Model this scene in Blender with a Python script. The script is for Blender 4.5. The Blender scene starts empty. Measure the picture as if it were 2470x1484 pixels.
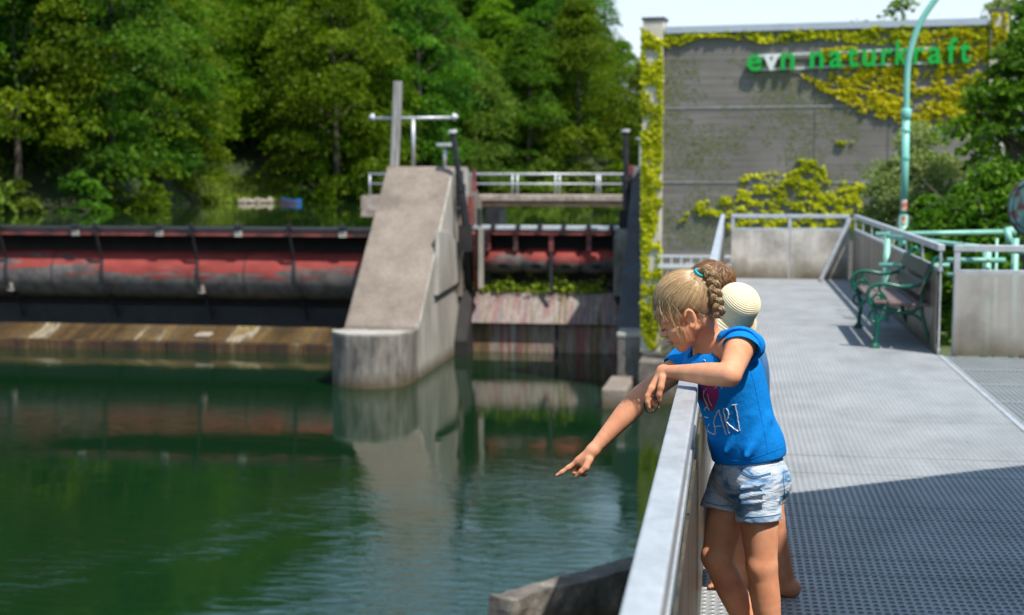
import bpy, bmesh, math, random
import numpy as np
from mathutils import Vector, Matrix, noise as mnoise
from mathutils.bvhtree import BVHTree

random.seed(7)
rng = np.random.default_rng(7)
scene = bpy.context.scene
COL = scene.collection

# ------------------------------------------------------------------ camera
# photograph measured on a 2470 x 1484 grid; world: Y along the footbridge, X across it, deck at z = 0
FPX, UC, VC, HC = 3431.0, 1235.0, 742.0, 1.65
PITCH = math.atan((742 - 415) / FPX)
YAW = math.atan(530 / FPX * math.cos(PITCH))
_c, _s = math.cos(YAW), math.sin(YAW)
RT = Vector((_c, _s, 0))
_fw = Vector((-_s, _c, 0))
FW = _fw * math.cos(PITCH) + Vector((0, 0, -math.sin(PITCH)))
UP = _fw * math.sin(PITCH) + Vector((0, 0, math.cos(PITCH)))
CAM = Vector((0, 0, HC))
cam_d = bpy.data.cameras.new('camera')
cam_d.lens = 50.0
cam_d.sensor_width = 36.0
cam_d.clip_start = 0.05
cam_d.clip_end = 3000
cam_d.dof.use_dof = True
cam_d.dof.focus_distance = 4.42
cam_d.dof.aperture_fstop = 3.6
cam = bpy.data.objects.new('camera', cam_d)
COL.objects.link(cam)
mw = Matrix((RT, UP, -FW)).transposed().to_4x4()
mw.translation = CAM
cam.matrix_world = mw
scene.camera = cam

# ------------------------------------------------------------------ sky and sun
SUN = Vector((0.43, -0.38, 1.0)).normalized()
world = bpy.data.worlds.new('World')
scene.world = world
world.use_nodes = True
wn = world.node_tree
sky = wn.nodes.new('ShaderNodeTexSky')
sky.sky_type = 'NISHITA'
sky.sun_disc = False
sky.sun_elevation = math.asin(SUN.z)
sky.sun_rotation = math.atan2(SUN.x, SUN.y)
sky.air_density = 1.0
sky.dust_density = 1.0
sky.ozone_density = 1.2
# pale summer haze round the horizon, raised to brighten the water, broken by thin cloud
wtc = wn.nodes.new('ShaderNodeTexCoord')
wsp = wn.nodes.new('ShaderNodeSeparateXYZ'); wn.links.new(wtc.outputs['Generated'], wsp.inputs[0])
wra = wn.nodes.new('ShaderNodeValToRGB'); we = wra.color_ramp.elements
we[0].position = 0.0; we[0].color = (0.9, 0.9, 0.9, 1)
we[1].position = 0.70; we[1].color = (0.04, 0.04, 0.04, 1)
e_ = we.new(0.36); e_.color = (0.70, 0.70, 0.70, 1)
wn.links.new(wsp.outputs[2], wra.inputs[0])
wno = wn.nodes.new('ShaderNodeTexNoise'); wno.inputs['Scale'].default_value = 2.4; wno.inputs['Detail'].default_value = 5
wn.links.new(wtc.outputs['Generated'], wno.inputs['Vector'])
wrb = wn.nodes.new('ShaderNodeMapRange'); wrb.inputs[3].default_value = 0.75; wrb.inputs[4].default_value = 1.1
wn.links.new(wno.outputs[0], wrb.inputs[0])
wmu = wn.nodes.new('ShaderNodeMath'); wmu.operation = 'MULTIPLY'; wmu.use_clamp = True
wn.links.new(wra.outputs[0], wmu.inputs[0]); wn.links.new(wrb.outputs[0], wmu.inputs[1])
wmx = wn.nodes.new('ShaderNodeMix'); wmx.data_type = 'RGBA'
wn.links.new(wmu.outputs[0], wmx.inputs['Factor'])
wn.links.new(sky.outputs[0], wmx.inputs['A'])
whc = wn.nodes.new('ShaderNodeValToRGB'); hc_ = whc.color_ramp.elements      # haze: white at the horizon, bluer part above added for the water reflections
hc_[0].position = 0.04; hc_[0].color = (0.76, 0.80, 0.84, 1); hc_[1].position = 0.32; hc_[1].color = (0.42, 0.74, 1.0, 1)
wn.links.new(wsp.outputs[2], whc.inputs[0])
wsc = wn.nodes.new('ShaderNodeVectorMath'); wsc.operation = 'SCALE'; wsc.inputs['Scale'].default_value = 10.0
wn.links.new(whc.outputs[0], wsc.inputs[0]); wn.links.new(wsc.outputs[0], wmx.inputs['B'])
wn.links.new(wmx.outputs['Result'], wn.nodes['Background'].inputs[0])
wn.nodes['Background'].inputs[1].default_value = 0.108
sd = bpy.data.lights.new('sun', 'SUN')
sd.energy = 4.5
sd.angle = math.radians(0.55)
sd.color = (1.0, 0.955, 0.88)
sun = bpy.data.objects.new('sun', sd)
COL.objects.link(sun)
sun.rotation_euler = SUN.to_track_quat('Z', 'Y').to_euler()
sun.location = (20, -10, 40)

scene.view_settings.view_transform = 'Standard'
scene.view_settings.look = 'None'
scene.view_settings.exposure = 0.42
scene.view_settings.gamma = 1.0
scene.render.engine = 'CYCLES'
scene.cycles.max_bounces = 8
scene.cycles.transparent_max_bounces = 12
scene.cycles.caustics_reflective = False
scene.cycles.caustics_refractive = False
scene.cycles.use_denoising = True

# ------------------------------------------------------------------ pixel helpers (photo grid -> a point on a known plane)
def ray(u, v):
    return FW + RT * ((u - UC) / FPX) - UP * ((v - VC) / FPX)
def pz(u, v, z):
    d = ray(u, v); return CAM + d * ((z - HC) / d.z)
def py(u, v, y):
    d = ray(u, v); return CAM + d * (y / d.y)
def pxx(u, v, x):
    d = ray(u, v); return CAM + d * (x / d.x)
def proj(p):
    q = Vector(p) - CAM; w = q.dot(FW)
    return UC + FPX * q.dot(RT) / w, VC - FPX * q.dot(UP) / w

# ------------------------------------------------------------------ materials
MATS = {}
def _new(name):
    m = bpy.data.materials.new(name); m.use_nodes = True
    MATS[name] = m
    return m, m.node_tree, m.node_tree.nodes['Principled BSDF']
def _pos(nt, scale=(1, 1, 1), kind='pos'):
    if kind == 'pos':
        g = nt.nodes.new('ShaderNodeNewGeometry'); out = g.outputs['Position']
    else:
        g = nt.nodes.new('ShaderNodeTexCoord'); out = g.outputs['Object']
    mp = nt.nodes.new('ShaderNodeMapping')
    mp.inputs['Scale'].default_value = scale
    nt.links.new(out, mp.inputs[0])
    return mp.outputs[0]
def _noise(nt, vec, scale, detail=4.0, rough=0.55, dist=0.0):
    n = nt.nodes.new('ShaderNodeTexNoise')
    n.inputs['Scale'].default_value = scale
    n.inputs['Detail'].default_value = detail
    n.inputs['Roughness'].default_value = rough
    n.inputs['Distortion'].default_value = dist
    nt.links.new(vec, n.inputs['Vector'])
    return n.outputs[0]
def _ramp(nt, fac, stops):
    r = nt.nodes.new('ShaderNodeValToRGB')
    el = r.color_ramp.elements
    while len(el) < len(stops): el.new(0.5)
    for e, (p, c) in zip(el, stops):
        e.position = p; e.color = (*c, 1) if len(c) == 3 else c
    nt.links.new(fac, r.inputs[0])
    return r.outputs[0]
def _mix(nt, fac, a, b, mode='MIX'):
    x = nt.nodes.new('ShaderNodeMix'); x.data_type = 'RGBA'; x.blend_type = mode
    for s, val in ((x.inputs['Factor'], fac), (x.inputs['A'], a), (x.inputs['B'], b)):
        if hasattr(val, 'links') or hasattr(val, 'is_output'): nt.links.new(val, s)
        elif isinstance(val, (int, float)): s.default_value = val
        else: s.default_value = (*val, 1) if len(val) == 3 else val
    return x.outputs['Result']
def _math(nt, op, a, b=None, clamp=False):
    m = nt.nodes.new('ShaderNodeMath'); m.operation = op; m.use_clamp = clamp
    for s, val in ((m.inputs[0], a), (m.inputs[1], b)):
        if val is None: continue
        if isinstance(val, (int, float)): s.default_value = val
        else: nt.links.new(val, s)
    return m.outputs[0]
def _bump(nt, bsdf, h, strength, dist=0.01):
    b = nt.nodes.new('ShaderNodeBump')
    b.inputs['Strength'].default_value = strength
    b.inputs['Distance'].default_value = dist
    nt.links.new(h, b.inputs['Height'])
    nt.links.new(b.outputs[0], bsdf.inputs['Normal'])
def mat(name, stops, scale=3.0, stretch=(1, 1, 1), rough=0.7, metal=0.0, bump=0.0, bscale=40.0, bdist=0.01, detail=5.0,
        kind='pos', fine=None, spec=0.5, ndist=0.0):
    """noise-driven colour ramp; 'fine' = (scale, stretch, amount) multiplies a second noise"""
    m, nt, b = _new(name)
    if len(stops) == 1 and not hasattr(stops[0][0], '__len__'):
        pass
    if len(stops) == 1:
        b.inputs['Base Color'].default_value = (*stops[0], 1)
        col = None
    else:
        if not hasattr(stops[0][1], '__len__'):
            k = len(stops); stops = [(0.32 + 0.36 * i / (k - 1), c) for i, c in enumerate(stops)]
        col = _ramp(nt, _noise(nt, _pos(nt, stretch, kind), scale, detail, 0.6, ndist), stops)
    if fine:
        f = _ramp(nt, _noise(nt, _pos(nt, fine[1], kind), fine[0], 4), [(0.3, (1 - fine[2],) * 3), (0.7, (1 + fine[2] * 0.4,) * 3)])
        col = _mix(nt, 1.0, col if col is not None else stops[0], f, 'MULTIPLY')
    if col is not None: nt.links.new(col, b.inputs['Base Color'])
    b.inputs['Roughness'].default_value = rough
    b.inputs['Metallic'].default_value = metal
    b.inputs['Specular IOR Level'].default_value = spec
    if bump: _bump(nt, b, _noise(nt, _pos(nt, (1, 1, 1), kind), bscale, 4), bump, bdist)
    return m

mat('concrete', [(0.17, 0.138, 0.112), (0.235, 0.193, 0.157), (0.285, 0.238, 0.196)], 0.9, rough=0.9, bump=0.5, bscale=9, bdist=0.03, fine=(14, (1, 1, 1), 0.3))
mat('pale_sunlit_concrete', [(0.30, 0.275, 0.24), (0.40, 0.37, 0.325), (0.47, 0.44, 0.395)], 0.7, stretch=(1, 1, 0.35), rough=0.9, bump=0.4, bscale=8, bdist=0.02, fine=(2.2, (1, 1, 0.3), 0.3))  # paler tone also stands for sunlight on the pier's right side
mat('pier_base_concrete', [(0.085, 0.074, 0.065), (0.2, 0.175, 0.15), (0.29, 0.258, 0.222)], 2.2, stretch=(1, 1, 0.32), rough=0.9, bump=0.5, bscale=8, bdist=0.03, fine=(6, (1, 1, 0.25), 0.4))
mat('dark_shaded_concrete', [(0.07, 0.072, 0.08), (0.11, 0.11, 0.115)], 0.8, rough=0.9, bump=0.3, bscale=6, bdist=0.02, fine=(3, (1, 1, 0.3), 0.2))  # darker tone also carries the building's shade on the abutment pier
mat('mossy_wall_concrete', [(0.28, (0.06, 0.055, 0.04)), (0.42, (0.13, 0.112, 0.095)), (0.58, (0.19, 0.165, 0.14)), (0.7, (0.34, 0.31, 0.27))], 2.6, rough=0.95, bump=0.6, bscale=14, bdist=0.03, fine=(20, (1, 1, 1), 0.3))
mat('stained_sill', [(0.38, (0.04, 0.024, 0.008)), (0.46, (0.10, 0.055, 0.014)), (0.52, (0.085, 0.06, 0.03)), (0.55, (0.15, 0.085, 0.02)), (0.575, (0.12, 0.095, 0.05)), (0.60, (0.36, 0.31, 0.23)), (0.64, (0.16, 0.10, 0.025)), (0.67, (0.30, 0.25, 0.07)), (0.71, (0.40, 0.37, 0.30))], 1.0, stretch=(0.75, 0.07, 0.07), rough=0.6, bump=0.4, bscale=9, detail=8, fine=(9, (1, 1, 1), 0.5))
mat('stained_step', [(0.4, (0.025, 0.014, 0.006)), (0.52, (0.075, 0.035, 0.012)), (0.6, (0.13, 0.075, 0.025)), (0.7, (0.34, 0.31, 0.26))], 0.9, stretch=(0.8, 0.1, 0.1), rough=0.7, bump=0.2, bscale=6, detail=5, fine=(6, (1, 1, 0.4), 0.4))
mat('painted_sill', [(0.3, (0.07, 0.04, 0.02)), (0.39, (0.2, 0.13, 0.07)), (0.45, (0.27, 0.24, 0.215)), (0.5, (0.32, 0.28, 0.255)), (0.55, (0.26, 0.13, 0.115)), (0.62, (0.22, 0.215, 0.22)), (0.7, (0.10, 0.08, 0.085))], 1.5, stretch=(2.3, 0.2, 0.1), rough=0.8, bump=0.2, bscale=7, detail=7, fine=(9, (1, 1, 0.2), 0.3))
mat('lower_sill', [(0.3, (0.10, 0.06, 0.022)), (0.42, (0.26, 0.16, 0.08)), (0.48, (0.34, 0.30, 0.26)), (0.54, (0.34, 0.10, 0.085)), (0.62, (0.2, 0.15, 0.14)), (0.7, (0.4, 0.36, 0.33))], 1.1, stretch=(1.8, 0.2, 0.1), rough=0.7, detail=6, fine=(6, (1, 1, 0.3), 0.4))
mat('galvanised', [(0.42, 0.44, 0.46), (0.52, 0.545, 0.57), (0.6, 0.62, 0.645)], 6, rough=0.42, metal=0.35, fine=(45, (1, 0.4, 1), 0.12), bump=0.05, bscale=60)
mat('deck_metal', [(0.31, 0.33, 0.345), (0.36, 0.38, 0.395), (0.395, 0.415, 0.43)], 1.1, rough=0.5, metal=0.2, fine=(4, (1, 0.5, 1), 0.16))
mat('grating_metal', [(0.27, 0.30, 0.31), (0.34, 0.37, 0.38)], 2, rough=0.55, metal=0.3)
mat('dark_steel', [(0.018, 0.018, 0.022), (0.04, 0.04, 0.046)], 3, rough=0.55, metal=0.2)
mat('black_steel_shade', [(0.012, 0.011, 0.012), (0.028, 0.024, 0.024)], 2, rough=0.8)  # near-black steel; also stands for shade below the deck and gates
mat('rusty_red', [(0.36, (0.05, 0.04, 0.04)), (0.46, (0.2, 0.045, 0.038)), (0.6, (0.3, 0.075, 0.065))], 3, stretch=(0.5, 1, 1), rough=0.6, detail=6)
mat('mint_paint', [(0.3, (0.26, 0.12, 0.07)), (0.345, (0.2, 0.5, 0.4)), (0.6, (0.27, 0.58, 0.46))], 9, rough=0.4, fine=(3, (1, 1, 1), 0.2), detail=3)
mat('lamp_mint', [(0.18, 0.5, 0.42), (0.24, 0.57, 0.48)], 2, rough=0.35)
mat('poster_red', [(0.3, (0.6, 0.12, 0.08)), (0.5, (0.66, 0.18, 0.12)), (0.55, (0.7, 0.62, 0.5))], 14, rough=0.7)
mat('bench_iron', [(0.003, 0.085, 0.055), (0.005, 0.125, 0.08)], 8, rough=0.28)
mat('bench_wood', [(0.14, 0.085, 0.075), (0.22, 0.14, 0.125)], 4, stretch=(3, 0.3, 3), rough=0.6, fine=(40, (1, 0.05, 1), 0.3))
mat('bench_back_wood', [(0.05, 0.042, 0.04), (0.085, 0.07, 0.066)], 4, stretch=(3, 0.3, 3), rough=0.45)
mat('grey_wall', [(0.17, 0.152, 0.136), (0.205, 0.186, 0.167), (0.235, 0.215, 0.194)], 0.5, rough=0.95, fine=(6, (0.06, 0.06, 2.6), 0.3))
mat('cream_plaster', [(0.5, 0.45, 0.37), (0.66, 0.6, 0.5)], 1.2, rough=0.9, bump=0.2, bscale=10)
mat('white_metal', [(0.55, 0.57, 0.58), (0.66, 0.67, 0.68)], 5, rough=0.5)
mat('coping_metal', [(0.42, 0.46, 0.52), (0.5, 0.54, 0.6)], 2, rough=0.45, metal=0.3)
mat('band_strip', [(0.24, 0.23, 0.22), (0.36, 0.35, 0.33)], 4, rough=0.8)
mat('sign_green', [(0.0, 0.40, 0.045)], rough=0.4)
mat('sign_white', [(0.75, 0.78, 0.76)], rough=0.45)
mat('hill_ground', [(0.02, 0.03, 0.008), (0.04, 0.06, 0.015)], 0.3, rough=1.0)
mat('bank_ground', [(0.12, 0.1, 0.07), (0.06, 0.09, 0.02), (0.09, 0.12, 0.03)], 0.6, rough=1.0)
mat('stone', [(0.2, 0.17, 0.13), (0.36, 0.31, 0.25)], 3, rough=0.9, bump=0.5, bscale=5, bdist=0.05)
mat('boat_blue', [(0.02, 0.14, 0.42)], rough=0.4)
mat('boat_brown', [(0.18, 0.08, 0.04)], rough=0.7)
mat('weathered_wood', [(0.22, 0.21, 0.2), (0.42, 0.4, 0.385)], 4, stretch=(4, 4, 0.3), rough=0.85, fine=(14, (1, 1, 0.1), 0.4))
mat('bark', [(0.05, 0.04, 0.03), (0.11, 0.09, 0.07)], 3, stretch=(1, 1, 0.3), rough=0.95)
mat('roof_slab', [(0.2, 0.19, 0.18), (0.26, 0.25, 0.24)], 2, rough=0.9)
mat('black_rubber', [(0.012, 0.012, 0.014)], rough=0.5)
mat('rope_blue', [(0.04, 0.13, 0.22)], rough=0.7)
mat('wheel_blue', [(0.45, (0.10, 0.025, 0.02)), (0.5, (0.08, 0.17, 0.17)), (0.7, (0.12, 0.23, 0.23))], 7, rough=0.5)
mat('concrete_deck', [(0.25, 0.2, 0.165), (0.42, 0.34, 0.29), (0.5, 0.43, 0.37)], 2.0, stretch=(1, 1, 1.5), rough=0.9, fine=(8, (1, 1, 1), 0.4))
mat('orange_rust', [(0.3, 0.13, 0.05), (0.42, 0.3, 0.22)], 1.2, stretch=(1, 1, 3), rough=0.85, fine=(5, (0.3, 1, 1), 0.4))

def waterline(name, z0=-5.30):
    """algae and silt stain that the river leaves on concrete just above its level"""
    m = MATS[name]; nt = m.node_tree; b = nt.nodes['Principled BSDF']; src = b.inputs['Base Color'].links[0].from_socket
    sp = nt.nodes.new('ShaderNodeSeparateXYZ'); nt.links.new(_pos(nt), sp.inputs[0])
    k = _math(nt, 'ADD', sp.outputs[2], _math(nt, 'MULTIPLY', _noise(nt, _pos(nt, (1, 1, 0.3)), 1.6, 5), 0.5))
    f = nt.nodes.new('ShaderNodeMapRange'); nt.links.new(k, f.inputs[0])
    for i_, v_ in ((1, z0 + 0.18), (2, z0 + 0.62), (3, 0.85), (4, 0.0)): f.inputs[i_].default_value = v_
    nt.links.new(_mix(nt, f.outputs[0], src, (0.085, 0.062, 0.026)), b.inputs['Base Color'])
for n_ in ('pier_base_concrete', 'pale_sunlit_concrete', 'mossy_wall_concrete', 'concrete'): waterline(n_)

def leaf_mat(name, dark, light, trans=0.35, rough=0.5, vary=1.0):
    m, nt, b = _new(name)
    at = nt.nodes.new('ShaderNodeAttribute'); at.attribute_name = 'tint'
    oi = nt.nodes.new('ShaderNodeObjectInfo')
    c = _mix(nt, at.outputs['Fac'], dark, light)
    hs = nt.nodes.new('ShaderNodeHueSaturation')
    nt.links.new(c, hs.inputs['Color'])
    nt.links.new(_math(nt, 'ADD', _math(nt, 'MULTIPLY', oi.outputs['Random'], 0.035 * vary), 0.5 - 0.012 * vary), hs.inputs['Hue'])
    nt.links.new(_math(nt, 'ADD', _math(nt, 'MULTIPLY', oi.outputs['Random'], 0.45 * vary), 1 - 0.18 * vary), hs.inputs['Value'])
    nt.links.new(hs.outputs[0], b.inputs['Base Color'])
    b.inputs['Roughness'].default_value = rough
    b.inputs['Specular IOR Level'].default_value = 0.12
    tr = nt.nodes.new('ShaderNodeBsdfTranslucent')
    nt.links.new(_mix(nt, 1.0, hs.outputs[0], (1.0, 1.3, 0.5), 'MULTIPLY'), tr.inputs[0])
    ms = nt.nodes.new('ShaderNodeMixShader'); ms.inputs[0].default_value = trans
    nt.links.new(b.outputs[0], ms.inputs[1]); nt.links.new(tr.outputs[0], ms.inputs[2])
    nt.links.new(ms.outputs[0], nt.nodes['Material Output'].inputs[0])
    return m
leaf_mat('leaf_forest', (0.055, 0.108, 0.007), (0.21, 0.305, 0.012), 0.44)
leaf_mat('leaf_deep', (0.032, 0.082, 0.009), (0.145, 0.26, 0.018), 0.44)
leaf_mat('leaf_olive', (0.06, 0.105, 0.014), (0.20, 0.28, 0.035), 0.42)
leaf_mat('leaf_near', (0.035, 0.095, 0.008), (0.17, 0.29, 0.022), 0.4, 0.45, 0.4)
leaf_mat('leaf_willow', (0.19, 0.23, 0.075), (0.36, 0.41, 0.16), 0.35, 0.5, 0.2)
leaf_mat('leaf_ivy', (0.15, 0.20, 0.006), (0.64, 0.62, 0.015), 0.3, 0.4, 0.0)
leaf_mat('leaf_gold', (0.18, 0.18, 0.006), (0.68, 0.57, 0.012), 0.3, 0.4, 0.0)
leaf_mat('leaf_weed', (0.16, 0.28, 0.015), (0.45, 0.5, 0.06), 0.35, 0.5, 0.0)
leaf_mat('leaf_grass', (0.09, 0.15, 0.015), (0.27, 0.35, 0.045), 0.3, 0.5, 0.0)

def peeling_mat(nm='peeling_red', z0=2.35, sl=-0.22):
    m, nt, b = _new(nm)
    n1 = _noise(nt, _pos(nt, (0.4, 1.0, 4.0)), 0.9, 9, 0.74)
    n2 = _noise(nt, _pos(nt, (0.25, 0.3, 0.9)), 1.0, 3)
    sep = nt.nodes.new('ShaderNodeSeparateXYZ'); nt.links.new(_pos(nt), sep.inputs[0])
    wear = _math(nt, 'MULTIPLY', _math(nt, 'ADD', sep.outputs[2], z0), sl)          # paint has washed off the underside
    k = _math(nt, 'ADD', _math(nt, 'ADD', _math(nt, 'MULTIPLY', n1, 0.7), _math(nt, 'MULTIPLY', n2, 0.45)), wear)
    msk = _ramp(nt, k, [(0.565, (1, 1, 1)), (0.60, (0, 0, 0))])
    red = _ramp(nt, _noise(nt, _pos(nt, (0.4, 1, 1)), 2, 5), [(0.35, (0.20, 0.032, 0.026)), (0.65, (0.31, 0.052, 0.042))])
    gry = _ramp(nt, _noise(nt, _pos(nt), 2.5, 5), [(0.35, (0.07, 0.062, 0.06)), (0.65, (0.145, 0.128, 0.12))])
    nt.links.new(_mix(nt, msk, gry, red), b.inputs['Base Color'])
    b.inputs['Roughness'].default_value = 0.75
    b.inputs['Specular IOR Level'].default_value = 0.3
    _bump(nt, b, msk, 0.4, 0.01)
peeling_mat()
peeling_mat('peeling_grey', 1.78, -0.45)

def water_mat(name, col, ripples, bump):
    m, nt, b = _new(name)
    b.inputs['Base Color'].default_value = (*col, 1)
    b.inputs['Roughness'].default_value = 0.035
    b.inputs['IOR'].default_value = 1.45
    b.inputs['Specular IOR Level'].default_value = 0.5
    p = _pos(nt, (0.7, 1.8, 1))
    mid = _noise(nt, p, 2.2 * ripples, 4, 0.55, 0.6)
    big = _noise(nt, _pos(nt, (0.6, 1.0, 1)), 0.35, 2, 0.5, 0.8)
    calm = _ramp(nt, _noise(nt, _pos(nt, (1, 1, 1)), 0.09, 3, 0.5, 0.6), [(0.40, (0.10,) * 3), (0.60, (1.3,) * 3)])
    sep = nt.nodes.new('ShaderNodeSeparateXYZ'); nt.links.new(_pos(nt), sep.inputs[0])
    mr = nt.nodes.new('ShaderNodeMapRange'); nt.links.new(sep.outputs[1], mr.inputs[0])      # current by the bridge dies away towards the weir
    for i_, v_ in ((1, 24.0), (2, 42.0), (3, 1.0), (4, 0.13)): mr.inputs[i_].default_value = v_
    h = _math(nt, 'ADD', _math(nt, 'MULTIPLY', _math(nt, 'MULTIPLY', mid, calm), 0.8), _math(nt, 'MULTIPLY', big, 0.8))
    h = _math(nt, 'MULTIPLY', h, mr.outputs[0])
    _bump(nt, b, h, bump, 0.12)
    return m
water_mat('river_water', (0.004, 0.021, 0.007), 1.0, 0.24)
water_mat('reservoir_water', (0.012, 0.03, 0.008), 0.6, 0.03)

def panel_mat(name, c1, c2, opac=0.85, streak=0.4, blotch=(1, 1, 0.25)):
    """weathered, nearly opaque plastic sheet with streaks"""
    m, nt, b = _new(name)
    col = _ramp(nt, _noise(nt, _pos(nt, blotch), 1.7, 6, 0.6), [(0.34, c1), (0.62, c2)])
    st = _ramp(nt, _noise(nt, _pos(nt, (9, 9, 0.4)), 1.3, 4, 0.6), [(0.35, (1 - streak,) * 3), (0.6, (1.05,) * 3)])
    zg = nt.nodes.new('ShaderNodeNewGeometry'); sp = nt.nodes.new('ShaderNodeSeparateXYZ')
    nt.links.new(zg.outputs['Position'], sp.inputs[0])
    dirt = _math(nt, 'ADD', sp.outputs[2], _math(nt, 'MULTIPLY', _noise(nt, _pos(nt, (2, 2, 2)), 1.2, 4), 0.5))
    dm = _ramp(nt, dirt, [(0.22, (1, 1, 1)), (0.6, (0, 0, 0))])
    c = _mix(nt, dm, _mix(nt, 1.0, col, st, 'MULTIPLY'), (0.14, 0.11, 0.06))
    nt.links.new(c, b.inputs['Base Color'])
    b.inputs['Roughness'].default_value = 0.4
    tr = nt.nodes.new('ShaderNodeBsdfTransparent')
    ms = nt.nodes.new('ShaderNodeMixShader'); ms.inputs[0].default_value = opac
    nt.links.new(tr.outputs[0], ms.inputs[1]); nt.links.new(b.outputs[0], ms.inputs[2])
    nt.links.new(ms.outputs[0], nt.nodes['Material Output'].inputs[0])
panel_mat('panel_end', (0.32, 0.285, 0.245), (0.66, 0.61, 0.54), 0.93, 0.10, (1.6, 1.6, 1.3))
panel_mat('panel_brown_shade', (0.13, 0.105, 0.085), (0.26, 0.22, 0.185), 0.97)  # shade on the bench-side sheets is put into this dark brown
panel_mat('panel_right', (0.32, 0.29, 0.26), (0.5, 0.465, 0.43), 0.66, 0.08, (1.4, 1.4, 1.2))
panel_mat('panel_near', (0.05, 0.042, 0.03), (0.12, 0.098, 0.06), 0.95, 0.5, (4, 4, 0.25))

# ------------------------------------------------------------------ mesh helpers
class MB:
    def __init__(self): self.v = []; self.f = []
    def add(self, vs, fs):
        o = len(self.v); self.v += [tuple(p) for p in vs]; self.f += [tuple(i + o for i in f) for f in fs]; return self
    def box(self, a, b):
        (x0, y0, z0), (x1, y1, z1) = a, b
        return self.add([(x0, y0, z0), (x1, y0, z0), (x1, y1, z0), (x0, y1, z0), (x0, y0, z1), (x1, y0, z1), (x1, y1, z1), (x0, y1, z1)],
                        [(3, 2, 1, 0), (4, 5, 6, 7), (0, 1, 5, 4), (1, 2, 6, 5), (2, 3, 7, 6), (3, 0, 4, 7)])
    def beam(self, p, q, w, h, up=(0, 0, 1)):
        p, q = Vector(p), Vector(q); d = (q - p).normalized(); upv = Vector(up)
        if abs(d.dot(upv)) > 0.98: upv = Vector((0, 1, 0))
        s = d.cross(upv).normalized(); t = s.cross(d).normalized()
        c = [(-1, -1), (1, -1), (1, 1), (-1, 1)]
        vs = [e + s * (a * w / 2) + t * (b * h / 2) for e in (p, q) for a, b in c]
        return self.add(vs, [(0, 1, 2, 3), (7, 6, 5, 4), (0, 4, 5, 1), (1, 5, 6, 2), (2, 6, 7, 3), (3, 7, 4, 0)])
    def tube(self, pts, r, n=8, caps=True, flat=None):
        pts = [Vector(p) for p in pts]; k = len(pts)
        rs = r if hasattr(r, '__len__') else [r] * k
        vs = []; last = None
        for i, p in enumerate(pts):
            d = (pts[min(i + 1, k - 1)] - pts[max(i - 1, 0)])
            if d.length < 1e-9: d = Vector((0, 0, 1))
            d.normalize()
            if last is None:
                a = Vector((0, 0, 1)) if abs(d.z) < 0.9 else Vector((1, 0, 0))
                s = d.cross(a).normalized()
            else:
                s = (last - d * last.dot(d))
                s = s.normalized() if s.length > 1e-6 else d.orthogonal().normalized()
            last = s; t = d.cross(s)
            for j in range(n):
                an = 2 * math.pi * j / n
                vs.append(p + (s * math.cos(an) + t * math.sin(an)) * rs[i])
        fs = [(i * n + j, i * n + (j + 1) % n, (i + 1) * n + (j + 1) % n, (i + 1) * n + j) for i in range(k - 1) for j in range(n)]
        if caps: fs += [tuple(range(n - 1, -1, -1)), tuple((k - 1) * n + j for j in range(n))]
        return self.add(vs, fs)
    def prism(self, poly, vec):
        """poly: 3-D points of one face (any plane), extruded along vec"""
        n = len(poly); vec = Vector(vec)
        vs = [Vector(p) for p in poly] + [Vector(p) + vec for p in poly]
        fs = [tuple(range(n - 1, -1, -1)), tuple(range(n, 2 * n))] + [(i, (i + 1) % n, n + (i + 1) % n, n + i) for i in range(n)]
        return self.add(vs, fs)
    def lathe(self, prof, origin=(0, 0, 0), axis='Z', n=24):
        vs = []; k = len(prof); o = Vector(origin)
        for r, h in prof:
            for j in range(n):
                a = 2 * math.pi * j / n; c, s = r * math.cos(a), r * math.sin(a)
                vs.append(o + (Vector((c, s, h)) if axis == 'Z' else Vector((h, c, s)) if axis == 'X' else Vector((s, h, c))))
        fs = [(i * n + j, i * n + (j + 1) % n, (i + 1) * n + (j + 1) % n, (i + 1) * n + j) for i in range(k - 1) for j in range(n)]
        fs += [tuple(range(n - 1, -1, -1)), tuple((k - 1) * n + j for j in range(n))]
        return self.add(vs, fs)
    def mesh(self, name, m=None, smooth=False, fix=True):
        me = bpy.data.meshes.new(name); me.from_pydata(self.v, [], self.f)
        if fix:
            bm = bmesh.new(); bm.from_mesh(me); bmesh.ops.recalc_face_normals(bm, faces=bm.faces); bm.to_mesh(me); bm.free()
        if smooth: me.shade_smooth()
        if m: me.materials.append(MATS[m])
        return me
    def build(self, name, m, parent=None, smooth=False, bevel=0.0, fix=True):
        o = link(name, self.mesh(name, m, smooth, fix), parent)
        if bevel:
            b = o.modifiers.new('bevel', 'BEVEL'); b.width = bevel; b.segments = 2; b.limit_method = 'ANGLE'
        return o
def link(name, data, parent=None):
    o = bpy.data.objects.new(name, data); COL.objects.link(o)
    if parent is not None:
        o.parent = parent
        o.matrix_parent_inverse = parent.matrix_basis.inverted()
    return o
def smooth_angle(o, deg=40):
    me = o.data
    me.shade_smooth()
    me.set_sharp_from_angle(angle=math.radians(deg))
    return o
def tag(o, label=None, cat=None, group=None, kind=None):
    if label: o['label'] = label
    if cat: o['category'] = cat
    if group: o['group'] = group
    if kind: o['kind'] = kind
    return o
def thing(name, label, cat, loc=(0, 0, 0), group=None):
    o = bpy.data.objects.new(name, None); COL.objects.link(o); o.location = loc
    o.empty_display_size = 0.2
    return tag(o, label, cat, group)
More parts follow.
